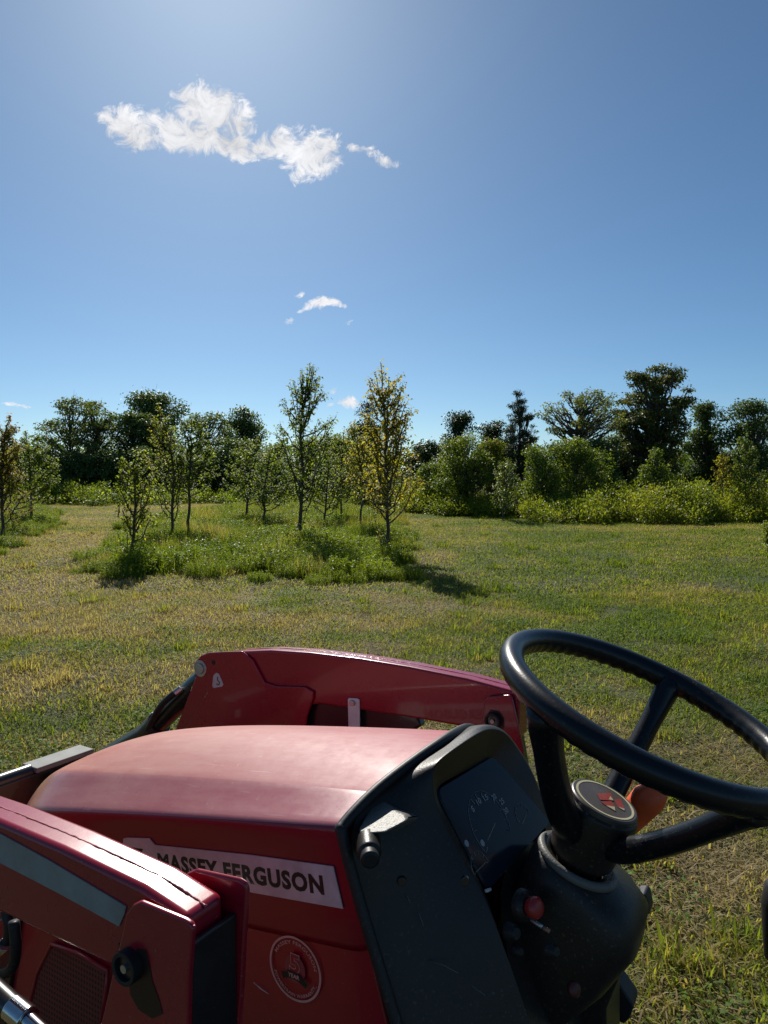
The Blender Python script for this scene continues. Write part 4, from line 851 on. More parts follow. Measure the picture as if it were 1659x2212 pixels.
# ---- loader: arms, masts, cylinders
ARM_T = [(.315,-.118),(.43,-.106),(.57,-.100),(.70,-.099),(.84,-.103),(.96,-.112),(1.06,-.128),(1.15,-.150),(1.20,-.19),(1.235,-.26),(1.42,-.66),(1.56,-.98)]
ARM_B = [(1.46,-1.02),(1.30,-.72),(1.08,-.36),(.95,-.26),(.81,-.222),(.677,-.216),(.537,-.212),(.429,-.210),(.315,-.215)]
def arm(sgn):
    k0, k1 = sgn*.400, sgn*.455; dz = -.045 if sgn < 0 else 0.0
    at_ = [(a+(.046 if (sgn < 0 and a < .32) else 0), b+dz) for a, b in ARM_T+ARM_B]
    bm = bm_new(); plate_bm(bm, at_, k0, k1)
    o = bm_out('loader_arm', bm, P_RED, bevel=.009 if sgn < 0 else .006, seg=4)
    # weld bead that joins the two halves of the arm along its top
    g = np.random.default_rng(3+sgn); T = smooth_line([(sgn*.428, q[0], q[1]-.0007) for q in at_[:8]], 170); T[:, 0] += g.normal(0, .0003, len(T))
    bm = bm_new(); tube_bm(bm, T, .0013+.0006*g.random(len(T))**3, 7); bm_out('weld_bead', bm, P_BEAD, o, smooth=True)
    return o
ARML = arm(-1); ARMR = arm(1)
# grey stripe on the near arm
poly_k('arm_stripe', [(-60,1766),(0,1799),(108,1858),(274,1957),(271,1972),(259,2000),(126,1927),(0,1862),(-60,1829)], -.4552, P_GREYST, ARML, .0014)
def disc_bm(bm, c, ax, r0, r1, h, n=28):
    """ring or disc about axis ax; c centre of its face"""
    ax = unit(np.asarray(ax, float)); a = unit(np.cross(ax, [.1, .2, .97])); b = np.cross(ax, a); c = np.asarray(c, float); R_ = []
    for rr, hh in ((r1, -h), (r1, 0), (r0, 0), (r0, -h)): R_.append([bm.verts.new(tuple(c+ax*hh+rr*(math.cos(t)*a+math.sin(t)*b))) for t in np.arange(n)/n*2*math.pi])
    m = 4 if r0 > 1e-5 else 2
    if r0 > 1e-5:
        for q in range(3):
            for i in range(n): bm.faces.new((R_[q][i], R_[q][(i+1) % n], R_[q+1][(i+1) % n], R_[q+1][i]))
    else:
        for i in range(n): bm.faces.new((R_[0][i], R_[0][(i+1) % n], R_[1][(i+1) % n], R_[1][i]))
        for v in R_[2]+R_[3]: bm.verts.remove(v)
        bm.faces.new(R_[1])
def pin(c, ax, parent, r=.018, ringmat=P_RUBBER, capmat=P_BLACK):
    ax = unit(np.asarray(ax, float)); bm = bm_new(); disc_bm(bm, np.asarray(c)+ax*.012, ax, r*.72, r, .014); o = bm_out('pivot_collar', bm, ringmat, parent, smooth=False, bevel=.001)
    bm = bm_new(); disc_bm(bm, np.asarray(c)+ax*.007, ax, 0, r*.68, .008); bm_out('pin', bm, capmat, o)
    bm = bm_new(); disc_bm(bm, np.asarray(c)+ax*.011, ax, 0, r*.25, .006); bm_out('grease_nipple', bm, P_STEEL, o)
# near mast
mo = [(262,2018),(270,1975),(285,1955),(300,1947),(398,1987),(411,1996),(416,2010),(408,2110),(405,2260),(205,2260),(240,2110)]
def plate_k(px, k0, k1, name, mat, bevel=.004, parent=TR, kref=None, label=None):
    bm = bm_new(); plate_bm(bm, [K(x, y, k0 if kref is None else kref) for x, y in px], k0, k1); return bm_out(name, bm, mat, parent, bevel=bevel, label=label)
MO = plate_k(mo, -.4665, -.459, 'mast_plate', P_RED)
mi = [(395,1905),(410,1882),(430,1872),(524,1893),(539,1903),(543,1920),(538,2010),(532,2130),(522,2260),(395,2260)]
MI = plate_k(mi, -.392, -.3845, 'mast_plate', P_RED, kref=-.3845)
bm = bm_new(); box = [(-.46,.372,-.20),(-.391,.372,-.20)]
plate_bm(bm, [(.350,-.185),(.357,-.185),(.40,-1.15),(.33,-1.15)], -.4585, -.3925); bm_out('mast_web', bm, P_BLACK, bevel=.002)
pin(K(284,2082,-.4665), (-1,0,0), MO, .0175)
poly_k('grease_stain', [(296,2048),(316,2052),(324,2085),(330,2120),(345,2160),(352,2190),(330,2200),(300,2180),(283,2150),(278,2112),(296,2100)], -.4666, simple('dark_grease', (.018,.008,.008), .45), MO, .0006)
# far mast
PK = .396
fm = [(1047,1512),(1054,1505),(1100,1501),(1106,1506),(1118,1560),(1131,1622),(1131,1690),(1040,1690),(1040,1560)]
MF_ = plate_k(fm, PK, PK-.006, 'mast_plate', P_RED, .003, kref=PK-.006)
bm = bm_new(); plate_bm(bm, [K(x, y, .465) for x, y in [(1068,1500),(1080,1487),(1096,1484),(1108,1492),(1120,1560),(1128,1700),(1050,1700)]], .458, .465); bm_out('mast_plate', bm, P_RED, bevel=.003)
bm = bm_new(); plate_bm(bm, [K(x, y, .43) for x, y in [(1100,1530),(1112,1530),(1150,1760),(1150,1900),(1060,1900)]], .397, .457); bm_out('mast_web', bm, P_BLACK, bevel=.002)
pin(K(1067,1556,PK-.006), (-1,0,0), MF_, .0165, P_RUBBER, P_BLACK)
poly_k('grease_stain', [(1050,1545),(1060,1533),(1078,1535),(1088,1550),(1090,1570),(1078,1580),(1056,1575)], PK-.0062, simple('dark_grease', (.018,.008,.008), .45), MF_, .0004)
# bell-crank gusset plate on the inner face of the far arm
gp = [(418,1446),(421,1430),(433,1416),(450,1410),(480,1408),(522,1407),(545,1425),(571,1474),(595,1482),(658,1484),(676,1494),(676,1508),(662,1550),(655,1620),(398,1620),(400,1572),(425,1530),(447,1495),(438,1482),(424,1466)]
GP = plate_k(gp, .3995, .3925, 'gusset_plate', P_RED, .003, ARMR, kref=.3925)
GPK = .3925
bm = bm_new(); disc_bm(bm, K(433,1444,GPK)+[-.006,0,0], (-1,0,0), 0, .0135, .008); disc_bm(bm, K(433,1444,GPK)+[-.002,0,0], (-1,0,0), .0135, .022, .004); bm_out('pivot_bolt', bm, P_STEEL, GP, bevel=.001)
bm = bm_new(); disc_bm(bm, K(461,1431,GPK)+[-.001,0,0], (-1,0,0), 0, .006, .002); bm_out('sight_hole', bm, P_INK, GP)
poly_k('hook_sticker', [(467,1453),(473,1455),(483,1478),(480,1483),(462,1486),(459,1482),(461,1460)], GPK-.0003, P_WHITE, GP, .0008)
bm = bm_new(); kk = GPK-.0014
tube_bm(bm, [K(470,1462,kk), K(470,1469,kk), K(474,1474,kk), K(473,1479,kk), K(469,1479,kk), K(468,1476,kk)], .0012, 6); bm_out('hook_symbol', bm, P_INK, GP, smooth=True)
# dark brace under the far arm and the galvanised strap
bm = bm_new(); plate_bm(bm, [K(x, y, .425) for x, y in [(650,1500),(700,1508),(800,1524),(905,1542),(915,1566),(895,1578),(860,1600),(655,1640)]], .412, .44); bm_out('lift_cylinder', bm, P_BLACK, bevel=.006)
plate_k([(751,1512),(753,1508),(772,1509),(776,1512),(777,1600),(753,1600)], .3988, .3955, 'hose_strap', P_GALV, .001, kref=.3955)
bm = bm_new(); disc_bm(bm, K(762,1518,.3955)+[-.006,0,0], (-1,0,0), 0, .0075, .008, 6); bm_out('strap_bolt', bm, P_STEEL, ARMR, bevel=.001)
# bucket cylinder ahead of the far arm
c0, c1, c2, c3 = K(441,1462,.43), K(345,1560,.43), K(318,1584,.43), K(200,1650,.43)
bm = bm_new(); tube_bm(bm, [c0, K(425,1478,.43), c1], [.026,.029,.029], 20); CY_ = bm_out('bucket_cylinder', bm, P_BLACK, smooth=False, bevel=.002)
bm = bm_new(); tube_bm(bm, [c1, c2, c3], [.036,.032,.026], 16); bm_out('cylinder_rod', bm, P_BLACK, CY_, bevel=.002)
bm = bm_new(); tube_bm(bm, smooth_line([K(385,1492,.40), K(368,1505,.385), K(350,1522,.385), K(335,1545,.39), K(320,1575,.40)], 14), .009, 10); bm_out('hydraulic_hose', bm, P_RUBBER, CY_, smooth=True)
bm = bm_new(); tube_bm(bm, [K(392,1487,.40), K(378,1498,.388)], .010, 8); bm_out('hose_fitting', bm, P_STEEL, CY_, bevel=.001)
# hydraulic line at the lower left, under the near arm
bm = bm_new(); tube_bm(bm, [K(-40,2115,-.42), K(26,2176,-.42)], .015, 20); lf = bm_out('steering_cylinder', bm, P_BLACK, bevel=.002)
bm = bm_new(); tube_bm(bm, [K(26,2176,-.425), K(60,2204,-.425)], .0165, 20); bm_out('cylinder_gland', bm, P_CHROME, lf, bevel=.002)
bm = bm_new(); tube_bm(bm, [K(60,2204,-.425), K(110,2250,-.425)], .011, 20); bm_out('chrome_rod', bm, P_CHROME, lf, bevel=.001)

for k_, pts in ((-.33, [(-60,2060),(-5,2052),(14,2035),(20,2000),(12,1965)]), (-.35, [(-60,2120),(0,2105),(26,2090),(34,2050),(30,1990)])):
    bm = bm_new(); tube_bm(bm, smooth_line([K(x, y, k_) for x, y in pts], 24), .008, 12); bm_out('hydraulic_hose', bm, P_RUBBER, smooth=True)
bm = bm_new(); tube_bm(bm, [K(-8,2056,-.335), K(10,2040,-.335)], .0105, 6); bm_out('hose_fitting', bm, P_CHROME, bevel=.001)
# ---- front guard ahead of the nose
GY = 1.34
def G(px, py, y=GY): return KP(px, py, (0, y, 0), (0, 1, 0))
def build_guard():
    a = G(47,1650); b = G(172,1614); z = (a[2]+b[2])/2+.004
    bm = bm_new(); box_bm(bm, (a[0], GY-.055, z-.012), (b[0], GY, z)); root = bm_out('front_guard', bm, simple('weathered_steel_top', (.26,.27,.26), .75, .0), bevel=.003)
    e = G(182,1628); kl = a[0]; bm = bm_new(); box_bm(bm, (2*KC-b[0], GY-.05, z-.10), (b[0]-.015, GY-.004, z-.0125)); bm_out('guard_beam', bm, P_BLACK, root, bevel=.004)
    bm = bm_new(); tube_bm(bm, [(kl+.02, GY-.075, z-.035), (b[0]+.006, GY-.075, z-.035)], .011, 14); bm_out('guard_bar', bm, P_BLACK, root, bevel=.001)
    for kx in (kl+.045, b[0]+.0065): bm = bm_new(); tube_bm(bm, [(kx-.004, GY-.075, z-.035), (kx+.008, GY-.075, z-.035)], .0118, 14); bm_out('bar_cap', bm, P_WHITE, root, bevel=.001)
    bm = bm_new(); tube_bm(bm, [(2*KC-b[0]-.05, GY-.03, z-.012), (kl, GY-.03, z-.012)], .017, 16); bm_out('guard_tube', bm, P_BLACK, root, bevel=.002)
    for s in (-1, 1):
        bm = bm_new(); kx = KC+s*.2; plate_bm(bm, [(GY-.05, z-.06), (GY, z-.06), (GY, -1.0), (1.12, -1.05), (1.12, -.95), (GY-.06, -.85)], kx-.02, kx+.02); bm_out('guard_upright', bm, P_BLACK, root, bevel=.003)
build_guard()
bm = bm_new(); plate_bm(bm, [K(x, y, -.245) for x, y in [(42,1985),(34,2050),(16,2165),(8,2260),(-160,2260),(-140,1985)]], -.246, -.20); bm_out('radiator_shroud', bm, P_BLACK, bevel=.004)

# ---- dashboard
def loft(bm, rings, close=False):
    VV = [[bm.verts.new(tuple(p)) for p in r] for r in rings]
    for i in range(len(VV)-1):
        for j in range(len(VV[0])-1): bm.faces.new((VV[i][j], VV[i][j+1], VV[i+1][j+1], VV[i+1][j]))
    return VV
def build_dash():
    A = [(-.238,-.08,-1.0), K(860,2212,-.238), K(808,2050,-.238), K(781,1960,-.238), K(765,1880,-.238), K(752,1800,-.236), K(790,1722,-.195), K(850,1668,-.135), K(912,1624,-.075), K(975,1600,-.012), (.05,.282,-.092), (.11,.294,-.102), (.165,.308,-.125), (.19,.312,-.16), (.195,.28,-.25), (.195,.22,-.36), (.195,.10,-.7), (.195,-.08,-1.0)]
    Mm = [(-.21,-.10,-1.0), K(960,2212,-.205), K(905,2070,-.20), K(875,1965,-.195), K(862,1880,-.19), K(852,1790,-.182), K(842,1728,-.17), K(862,1678,-.142), K(908,1640,-.10), K(1000,1583,-.005), K(1030,1566,.03), K(1060,1560,.07), K(1086,1566,.10), K(1112,1592,.13), K(1140,1636,.15), K(1172,1700,.165), (.17,.05,-.7), (.17,-.10,-1.0)]
    Bb = [(-.15,-.14,-1.0), K(1150,2212,-.135), K(1085,2040,-.135), K(1050,1936,-.128), K(985,1830,-.128), K(945,1755,-.13), K(932,1695,-.13), K(936,1655,-.122), K(958,1632,-.10), K(1036,1580,.01), K(1058,1573,.05), K(1082,1576,.08), K(1103,1592,.105), K(1128,1632,.125), K(1156,1675,.13), K(1189,1776,.128), (.14,.0,-.7), (.14,-.14,-1.0)]
    bm = bm_new(); lay = bm.edges.layers.float.new('crease_edge')
    tl, br, bl = K(938,1708,-.118), K(1186,1777,.118), K(1050,1927,-.118); pn = np.cross(tl-bl, br-bl); tr_ = KP(1062,1634, bl, pn)
    ls = lambda a, b, t: a+(b-a)*t
    Dd = [Bb[0], Bb[1], ls(np.array(Bb[2]), bl, .0), bl, ls(bl, tl, .45), ls(bl, tl, .78), ls(bl, tl, .95), ls(tl, tr_, .06)+(0,0,.004), ls(tl, tr_, .2)+(0,0,.004), ls(tl, tr_, .72), ls(tl, tr_, .86), ls(tl, tr_, .96), ls(tr_, br, .05), ls(tr_, br, .3), ls(tr_, br, .6), br, Bb[16], Bb[17]]
    A, Mm, Bb, Dd = [np.array([np.asarray(p, float) for p in r]) for r in (A, Mm, Bb, Dd)]
    B2 = Bb+(Dd-Bb)*.12; B2[:, 1] -= 0
    V = loft(bm, [A, Mm, Bb, B2, Dd])
    for j in range(17):
        e = bm.edges.get((V[2][j], V[2][j+1])); 
        if e and 3 <= j: e[lay] = .45
        e = bm.edges.get((V[0][j], V[0][j+1])); e[lay] = 1
        e = bm.edges.get((V[4][j], V[4][j+1])); 
        if e: e[lay] = 1
    for j in (3,):
        for i in range(4):
            e = bm.edges.get((V[i][j], V[i+1][j]))
            if e: e[lay] = .0
    dash = bm_out('dashboard', bm, P_PLASTIC, sub=3, label='black plastic dashboard housing with raised cowl')
    # face below the instruments
    bm = bm_new(); f0 = [bl+(0,.003,.0), br+(0,.003,0)]; rows = []
    for t in np.linspace(0, 1, 4):
        rows.append([ls(np.asarray(f0[0]), np.array([-.15,-.14,-1.0]), t), ls((np.asarray(f0[0])+f0[1])/2, np.array([0,-.16,-1.0]), t), ls(np.asarray(f0[1]), np.array([.14,-.14,-1.0]), t)])
    loft(bm, rows); bm_out('dash_face', bm, P_PLASTIC, dash, sub=2)
    # instrument lens
    n = np.cross(tr_-tl, bl-tl); n = unit(n); n = n if n[1] < 0 else -n
    ex = unit(tr_-tl+br-bl); ey = np.cross(n, ex)
    bm = bm_new(); cs = []
    for a, b, c in ((bl, tl, tr_), (tl, tr_, br), (tr_, br, bl), (br, bl, tl)):
        r = .014
        for t in np.linspace(0, 1, 5):
            p = b+unit(a-b)*r*(1-t)**2+unit(c-b)*r*t**2; cs.append(p)
    c0 = sum(cs)/len(cs)
    lo = [bm.verts.new(tuple(p+n*.001)) for p in cs]; hi = [bm.verts.new(tuple(c0+(p-c0)*.985+n*.004)) for p in cs]; bm.faces.new(hi)
    for i in range(len(cs)): bm.faces.new((lo[i], lo[(i+1) % len(cs)], hi[(i+1) % len(cs)], hi[i]))
    bm.faces.new(lo[::-1]); lens = bm_out('instrument_panel', bm, P_GLASS, dash)
    pp = c0+n*.0046
    def g(px, py): return KP(px, py, pp, n)
    def mark(name, pts, r, mat): bm = bm_new(); tube_bm(bm, pts, r, 6, squash=(1, .25)); return bm_out(name, bm, mat, lens)
    mark('gauge_needle', [g(1069,1779), g(1053,1815)], .0011, P_NEEDLE); mark('gauge_needle', [g(1137,1757), g(1128,1780)], .0009, P_NEEDLE); mark('gauge_needle', [g(1050,1862), g(1028,1884)], .0009, P_NEEDLE)
    def dial(cx, cy, r, t0, t1, nt, nm):
        c = g(cx, cy); bm = bm_new()
        for t in np.linspace(R(t0), R(t1), nt):
            d = math.cos(t)*ex+math.sin(t)*ey; tube_bm(bm, [c+d*r*.84, c+d*r], .0007, 5, squash=(1, .3))
        tube_bm(bm, [c+(math.cos(t)*ex+math.sin(t)*ey)*r*1.05 for t in np.linspace(R(t0), R(t1), 40)], .0004, 5, squash=(1, .3))
        bm_out(nm, bm, P_MARK, lens)
    dial(1060,1782, .045, -30, 210, 13, 'dial_marks'); dial(1132,1765, .020, 0, 180, 7, 'dial_marks'); dial(1040,1875, .020, 0, 180, 7, 'dial_marks')
    for i, (s, x, y) in enumerate((('10', 1033, 1740), ('15', 1048, 1732), ('20', 1066, 1730), ('5', 1022, 1755), ('25', 1083, 1740), ('30', 1092, 1760))):
        text_mesh('numeral', s, P_MARK, lens, g(x, y), ex, ey, .006*len(s), .008, .02, 1, .0002)
    for x, y in ((1008,1822),(1042,1821)):
        bm = bm_new(); disc_bm(bm, g(x, y)+n*.0003, n, 0, .0045, .0004, 14); bm_out('warning_symbol', bm, P_MARK, lens)
    bm = bm_new(); tube_bm(bm, [g(1048,1925)+n*.001, g(1058,1922)+n*.001], .0022, 8); bm_out('lens_clip', bm, P_WHITE, lens, smooth=True)
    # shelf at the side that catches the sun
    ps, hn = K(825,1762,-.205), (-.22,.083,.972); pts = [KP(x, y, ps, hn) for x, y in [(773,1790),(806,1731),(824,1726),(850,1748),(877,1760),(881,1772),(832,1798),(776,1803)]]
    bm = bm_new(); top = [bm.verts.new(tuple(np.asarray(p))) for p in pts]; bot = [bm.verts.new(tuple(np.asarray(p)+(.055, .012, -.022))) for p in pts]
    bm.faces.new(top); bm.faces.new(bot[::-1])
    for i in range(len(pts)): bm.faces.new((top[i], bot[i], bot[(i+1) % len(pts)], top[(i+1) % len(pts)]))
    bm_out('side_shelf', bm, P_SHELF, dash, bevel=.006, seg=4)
    # pull knob on the near side
    kb = K(797,1836,-.248); ax = unit(np.array([-.75,-.55,-.1])); bm = bm_new()
    tube_bm(bm, [kb-ax*.02, kb+ax*.006, kb+ax*.010], [.016,.015,.012], 20); kn = bm_out('knob_housing', bm, P_PLASTIC, dash, bevel=.002)
    bm = bm_new(); tube_bm(bm, [kb+ax*.008, kb+ax*.020, kb+ax*.022], [.0115,.0115,.009], 20); bm_out('push_button', bm, P_RUBBER, kn, bevel=.001)
    # red stop knob, key switch
    c = K(1142,1958,-.10); ax = unit(np.array([-.35,-.85,.30])); bm = bm_new()
    tube_bm(bm, [c-ax*.012, c-ax*.004, c+ax*.001], [.021,.019,.013], 20); sw = bm_out('switch_bezel', bm, P_PLASTIC, dash, bevel=.002)
    bm = bm_new(); tube_bm(bm, [c, c+ax*.006, c+ax*.013, c+ax*.0165, c+ax*.018], [.009,.0125,.0135,.011,.006], 20); bm_out('red_knob', bm, P_REDKNOB, sw, smooth=True)
    bm = bm_new(); tube_bm(bm, [c-ax*.01+(.0,0,-.012), K(1165,1998,-.10), K(1172,2003,-.10)], [.0025,.003,.003], 8); bm_out('ignition_key', bm, P_STEEL, sw, smooth=True)
    bm = bm_new(); tube_bm(bm, [K(1174,2004,-.10), K(1188,2012,-.10)], .0028, 8); bm_out('key_tag', bm, simple('copper_tag', (.45,.2,.12), .4), sw, smooth=True)
    for (x, y, rr, ln) in ((1098,2012,.010,.016), (1112,2052,.007,.012), (1185,2052,.008,.014)):
        q = K(x, y, -.115); bm = bm_new(); tube_bm(bm, [q, q+ax*ln*.6, q+ax*ln], [rr*1.2, rr, rr*.7], 14); bm_out('toggle_switch', bm, P_RUBBER, dash, bevel=.001)
    c = K(1235,2135,-.10); bm = bm_new(); tube_bm(bm, [c, c+ax*.006, c+ax*.009], [.009,.010,.006], 16); bm_out('dull_red_button', bm, simple('dull_red', (.10,.02,.015), .5), dash, smooth=True)
    for pts in ([(905,1975),(912,1990),(915,2003)], [(880,1935),(886,1950)], [(925,2075),(960,2086),(990,2102)], [(1020,2130),(1048,2150)]):
        bm = bm_new(); tube_bm(bm, [K(x, y, -.1965) for x, y in pts], .0005, 5); bm_out('scuff_mark', bm, P_SHELF, dash, smooth=True)
    for (x, y) in ((1005,1905), (868,1905), (905,2120)):
        bm = bm_new(); disc_bm(bm, K(x, y, -.196), (-.9,-.4,.1), 0, .0055, .006, 16); bm_out('screw', bm, P_BLACK, dash, bevel=.0008)
    return dash
DASH = build_dash()

# ---- steering column, pod, wheel
AX = np.array([0, -math.sin(AL), math.cos(AL)]); A1 = np.array([1., 0, 0]); A2 = np.cross(AX, A1)
def build_column():
    bm = bm_new(); tube_bm(bm, [-AX*.34, -AX*.20], .030, 24); col = bm_out('steering_column', bm, P_PLASTIC, bevel=.003)
    # pod: shroud round the column
    bm = bm_new(); rings = []
    for h, rk, ry, dy, dk in [(.235,.050,.050,0,0),(.238,.056,.056,0,0),(.250,.066,.072,-.012,.004),(.272,.076,.088,-.024,.006),(.31,.080,.092,-.028,.006),(.37,.082,.088,-.018,.004),(.45,.080,.076,.004,0),(.56,.080,.070,.03,0),(.80,.082,.070,.09,0)]:
        c = -AX*h+np.array([dk, dy, 0]); se = 1 if h < .245 else (.8 if h < .26 else .58); f_ = lambda v: math.copysign(abs(v)**se, v); rings.append([c+rk*f_(math.cos(t))*A1*(.94 if se < .8 else 1)+ry*f_(math.sin(t))*A2*(.94 if se < .8 else 1) for t in np.linspace(0, 2*math.pi, 33)])
    VV = [[bm.verts.new(tuple(p)) for p in r[:-1]] for r in rings]
    for i in range(len(VV)-1):
        for j in range(32): bm.faces.new((VV[i][j], VV[i][(j+1) % 32], VV[i+1][(j+1) % 32], VV[i+1][j]))
    inn = [bm.verts.new(tuple(np.array(v.co)*1.0-(np.array(v.co)-(-AX*.235))*.20)) for v in VV[0]]
    inn2 = [bm.verts.new(tuple(np.array(v.co)-AX*.03)) for v in inn]
    for j in range(32): bm.faces.new((VV[0][(j+1) % 32], VV[0][j], inn[j], inn[(j+1) % 32])); bm.faces.new((inn[(j+1) % 32], inn[j], inn2[j], inn2[(j+1) % 32]))
    sh = bm_out('column_shroud', bm, P_PLASTIC, smooth=True)
    bm = bm_new(); tube_bm(bm, [-AX*.2345+.0535*(math.cos(t)*A1+math.sin(t)*A2)+np.array([0,0,.0]) for t in np.linspace(math.pi*.45, math.pi*1.55, 30)], np.interp(np.linspace(0,1,30), [0,.15,.85,1], [.002,.0055,.0065,.002]), 12); bm_out('sunlit_shroud_lip', bm, P_SHELF, sh, smooth=True)  # half lip, its pale colour painting the sun on the shroud ring
build_column()
def build_wheel():
    n = 240; m = 20; RR = .185; r0 = .0165; bm = bm_new(); ring = []
    for i in range(n):
        t = i/n*2*math.pi; e = math.cos(t)*A1+math.sin(t)*A2; row = []
        for j in range(m):
            s = j/m*2*math.pi; w = max(0, -math.sin(s)*.8-math.cos(s)*.4)
            r = r0+.0011*math.cos(t*56)*w
            row.append(bm.verts.new(tuple(e*(RR+r*math.cos(s))+AX*r*math.sin(s)*1.05)))
        ring.append(row)
    for i in range(n):
        for j in range(m): bm.faces.new((ring[i][j], ring[(i+1) % n][j], ring[(i+1) % n][(j+1) % m], ring[i][(j+1) % m]))
    wh = bpy.data.objects.new('steering_wheel', None); COL.objects.link(wh); wh.parent = TR; wh.empty_display_size = .1
    bm_out('rim', bm, P_RIM, wh, smooth=True)
    hubh = .140
    for px, py in ((1432,1490),(1650,1745),(1138,1522)):
        q = KP(px, py, (0,0,0), AX); e = unit(q); s = np.linspace(0, 1, 9)
        wd = 1.25 if px < 1200 else 1.0
        P = np.array([e*(.030+(RR-.030)*t)-AX*(.186*(1-t**1.35)+.004) for t in s]); P[0] = -AX*.190+e*.02
        bm = bm_new(); tube_bm(bm, smooth_line(P, 22), np.interp(np.linspace(0, 1, 22), [0,.25,.75,.93,1], [.0165*wd,.0165*wd,.0150*wd,.0175*wd,.021]), 18, squash=(1, 1)); bm_out('spoke', bm, P_RIM, wh, smooth=True)
    bm = bm_new(); P = [-AX*.235, -AX*.225, -AX*.185, -AX*.160, -AX*.150, -AX*.1465]; tube_bm(bm, P, [.036,.044,.050,.051,.050,.046], 40); hub = bm_out('hub', bm, P_PLASTIC, wh, bevel=.002)
    bm = bm_new(); tube_bm(bm, [-AX*.149, -AX*.142, -AX*.1400], [.0460,.0460,.0440], 48); cap = bm_out('hub_cap', bm, simple('hub_cap_plastic', (.085,.068,.055), .38), wh, bevel=.0008)
    top = -AX*.1398
    bm = bm_new(); disc_bm(bm, top+AX*.0003, AX, .0372, .0402, .0004, 48); bm_out('cap_ring', bm, simple('cream_print', (.55,.50,.30), .5), cap)
    def em(name, quads, mat, h):
        bm = bm_new()
        for q in quads: bm.faces.new([bm.verts.new(tuple(KP(.4*x+995.4, .4*y+1327, top, AX)+AX*h)) for x, y in q])
        bm_out(name, bm, mat, cap)
    em('emblem', [[(735,970),(806,966),(826,1008),(752,1003)], [(756,1012),(812,1010),(832,1042),(776,1030)], [(828,1002),(862,998),(884,1052),(846,1040)]], simple('emblem_red', (.30,.045,.03), .4), .0006)
    em('emblem_triangles', [[(782,1033),(830,1042),(834,1064)], [(846,1041),(884,1053),(882,1062)], [(806,984),(824,1007),(798,1002)]], simple('emblem_cream', (.42,.38,.24), .4), .0008)  # cream triangles of the logo, below the red shapes
build_wheel()

# ---- other controls on the far side
def build_controls():
    # orange hand lever beyond the column
    a = K(1372,1750,.10); b = K(1425,1725,.10); bm = bm_new()
    tube_bm(bm, [K(1352,1790,.10), K(1372,1757,.10), K(1398,1728,.10), K(1420,1716,.10), K(1437,1712,.10)], [.014,.021,.023,.019,.008], 20); bm_out('orange_handle', bm, P_ORANGE, smooth=True, label='bright orange lever grip behind the wheel')
    bm = bm_new(); tube_bm(bm, [K(1352,1790,.10), K(1330,1860,.08), K(1310,1900,.07)], .008, 10); bm_out('lever_rod', bm, P_BLACK, smooth=True)
    # knob on the right of the shroud
    bm = bm_new(); tube_bm(bm, [K(1368,1924,.10), K(1378,1926,.10), K(1384,1930,.10)], [.006,.006,.006], 12); th = bm_out('throttle_stem', bm, P_CHROME, smooth=True)
    bm = bm_new(); pts = [K(x, y, .10) for x, y in [(1378,1921),(1396,1921),(1402,1928),(1407,1955),(1407,1966),(1392,1964),(1379,1950)]]; plate_bm(bm, pts, .085, .115); bm_out('throttle_knob', bm, P_RUBBER, th, bevel=.004)
    # pedal
    bm = bm_new(); pts = [K(x, y, .16) for x, y in [(1338,2104),(1349,2118),(1372,2152),(1373,2163),(1366,2184),(1354,2196),(1344,2192),(1318,2160)]]; plate_bm(bm, pts, .14, .18); bm_out('pedal', bm, P_RUBBER, bevel=.004)
    # shroud flank on the right
    bm = bm_new(); pts = [K(x, y, .10) for x, y in [(1345,1885),(1362,1896),(1375,1925),(1382,1975),(1372,2025),(1350,2082),(1337,2112),(1337,2300),(1230,2300),(1240,2000),(1290,1905)]]; plate_bm(bm, pts, .02, .11); bm_out('column_side_cover', bm, P_PLASTIC, bevel=.012, seg=5)
    # joystick boot and grip by the seat, cut by the picture's edge
    c = np.array(K(1690,2000,.26)); bm = bm_new()
    tube_bm(bm, [c+(0,-.0,.075), c+(0,0,.06), c+(0,0,.03), c+(0,0,0), c+(0,0,-.05), c+(0,0,-.055)], [.012,.026,.030,.028,.024,.02], 22); j = bm_out('joystick_grip', bm, P_RUBBER, smooth=True)
    bm = bm_new(); tube_bm(bm, [c+(0,0,-.05), c+(0,-.02,-.45)], .008, 10); bm_out('joystick_rod', bm, P_STEEL, j, smooth=True)
build_controls()

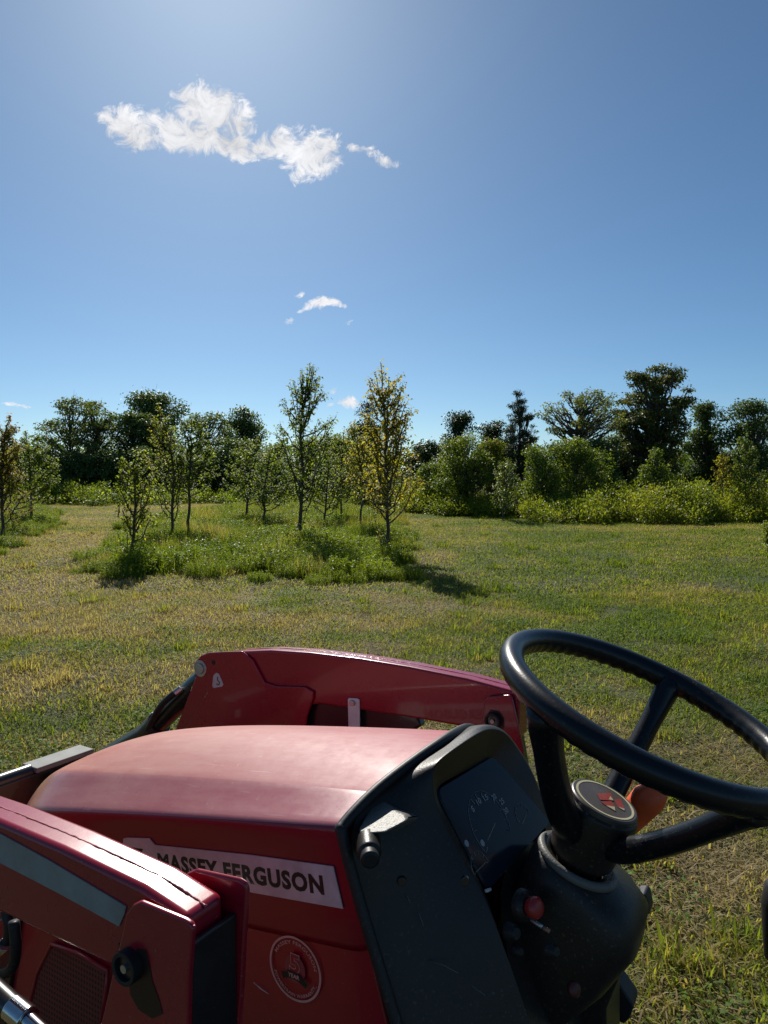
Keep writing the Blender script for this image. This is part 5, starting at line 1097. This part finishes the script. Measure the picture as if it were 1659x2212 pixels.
# ---- running gear (below the picture, casts its own shade)
def build_gear():
    zg = -(H-.3091); bm = bm_new(); box_bm(bm, (KC-.15, -.75, zg+.30), (KC+.15, 1.08, zg+.62)); bm_out('chassis', bm, P_BLACK, bevel=.01)
    def tyre(k, y, r, w, nm='tyre'):
        bm = bm_new(); c = np.array([k, y, zg+r]); n = 48; prof = [(-.5,.62),(-.5,.80),(-.46,.93),(-.3,1.0),(0,1.02),(.3,1.0),(.46,.93),(.5,.80),(.5,.62)]; rg = []
        for i in range(n):
            t = i/n*2*math.pi; f = 1+.03*(i % 4 < 2); rg.append([bm.verts.new(tuple(c+np.array([a*w, math.cos(t)*r*b*(f if b > .95 else 1), math.sin(t)*r*b*(f if b > .95 else 1)]))) for a, b in prof])
        for i in range(n):
            for j in range(len(prof)-1): bm.faces.new((rg[i][j], rg[(i+1) % n][j], rg[(i+1) % n][j+1], rg[i][j+1]))
        ty = bm_out(nm, bm, P_RUBBER); bm = bm_new(); tube_bm(bm, [c-(w*.3, 0, 0), c+(w*.3, 0, 0)], r*.63, 32); bm_out('wheel_rim', bm, simple('cream_rim', (.5,.48,.44), .4), ty, bevel=.004)
    tyre(-.42, .86, .25, .18); tyre(.42, .86, .25, .18); tyre(-.48, -.70, .36, .26); tyre(.48, -.70, .36, .26)
    bm = bm_new(); tube_bm(bm, [(-.42, .86, zg+.25), (.42, .86, zg+.25)], .04, 12); bm_out('front_axle', bm, P_BLACK, smooth=True)
    bm = bm_new(); tube_bm(bm, [(-.48, -.7, zg+.36), (.48, -.7, zg+.36)], .07, 12); bm_out('rear_axle', bm, P_BLACK, smooth=True)
    bm = bm_new(); plate_bm(bm, [(1.60,-.95),(1.58,-1.20),(1.66,-1.24),(2.05,-1.25),(1.66,-1.20),(1.63,-.96)], -.6, .6)
    bm_out('bucket', bm, P_BLACK, bevel=.003)
    for k in (-.46, .45):
        bm = bm_new(); plate_bm(bm, [(.38,-.22),(.46,-.22),(.36,-1.0),(.24,-1.0)], k-.0, k+.01); bm_out('mast_foot', bm, P_BLACK)
build_gear()
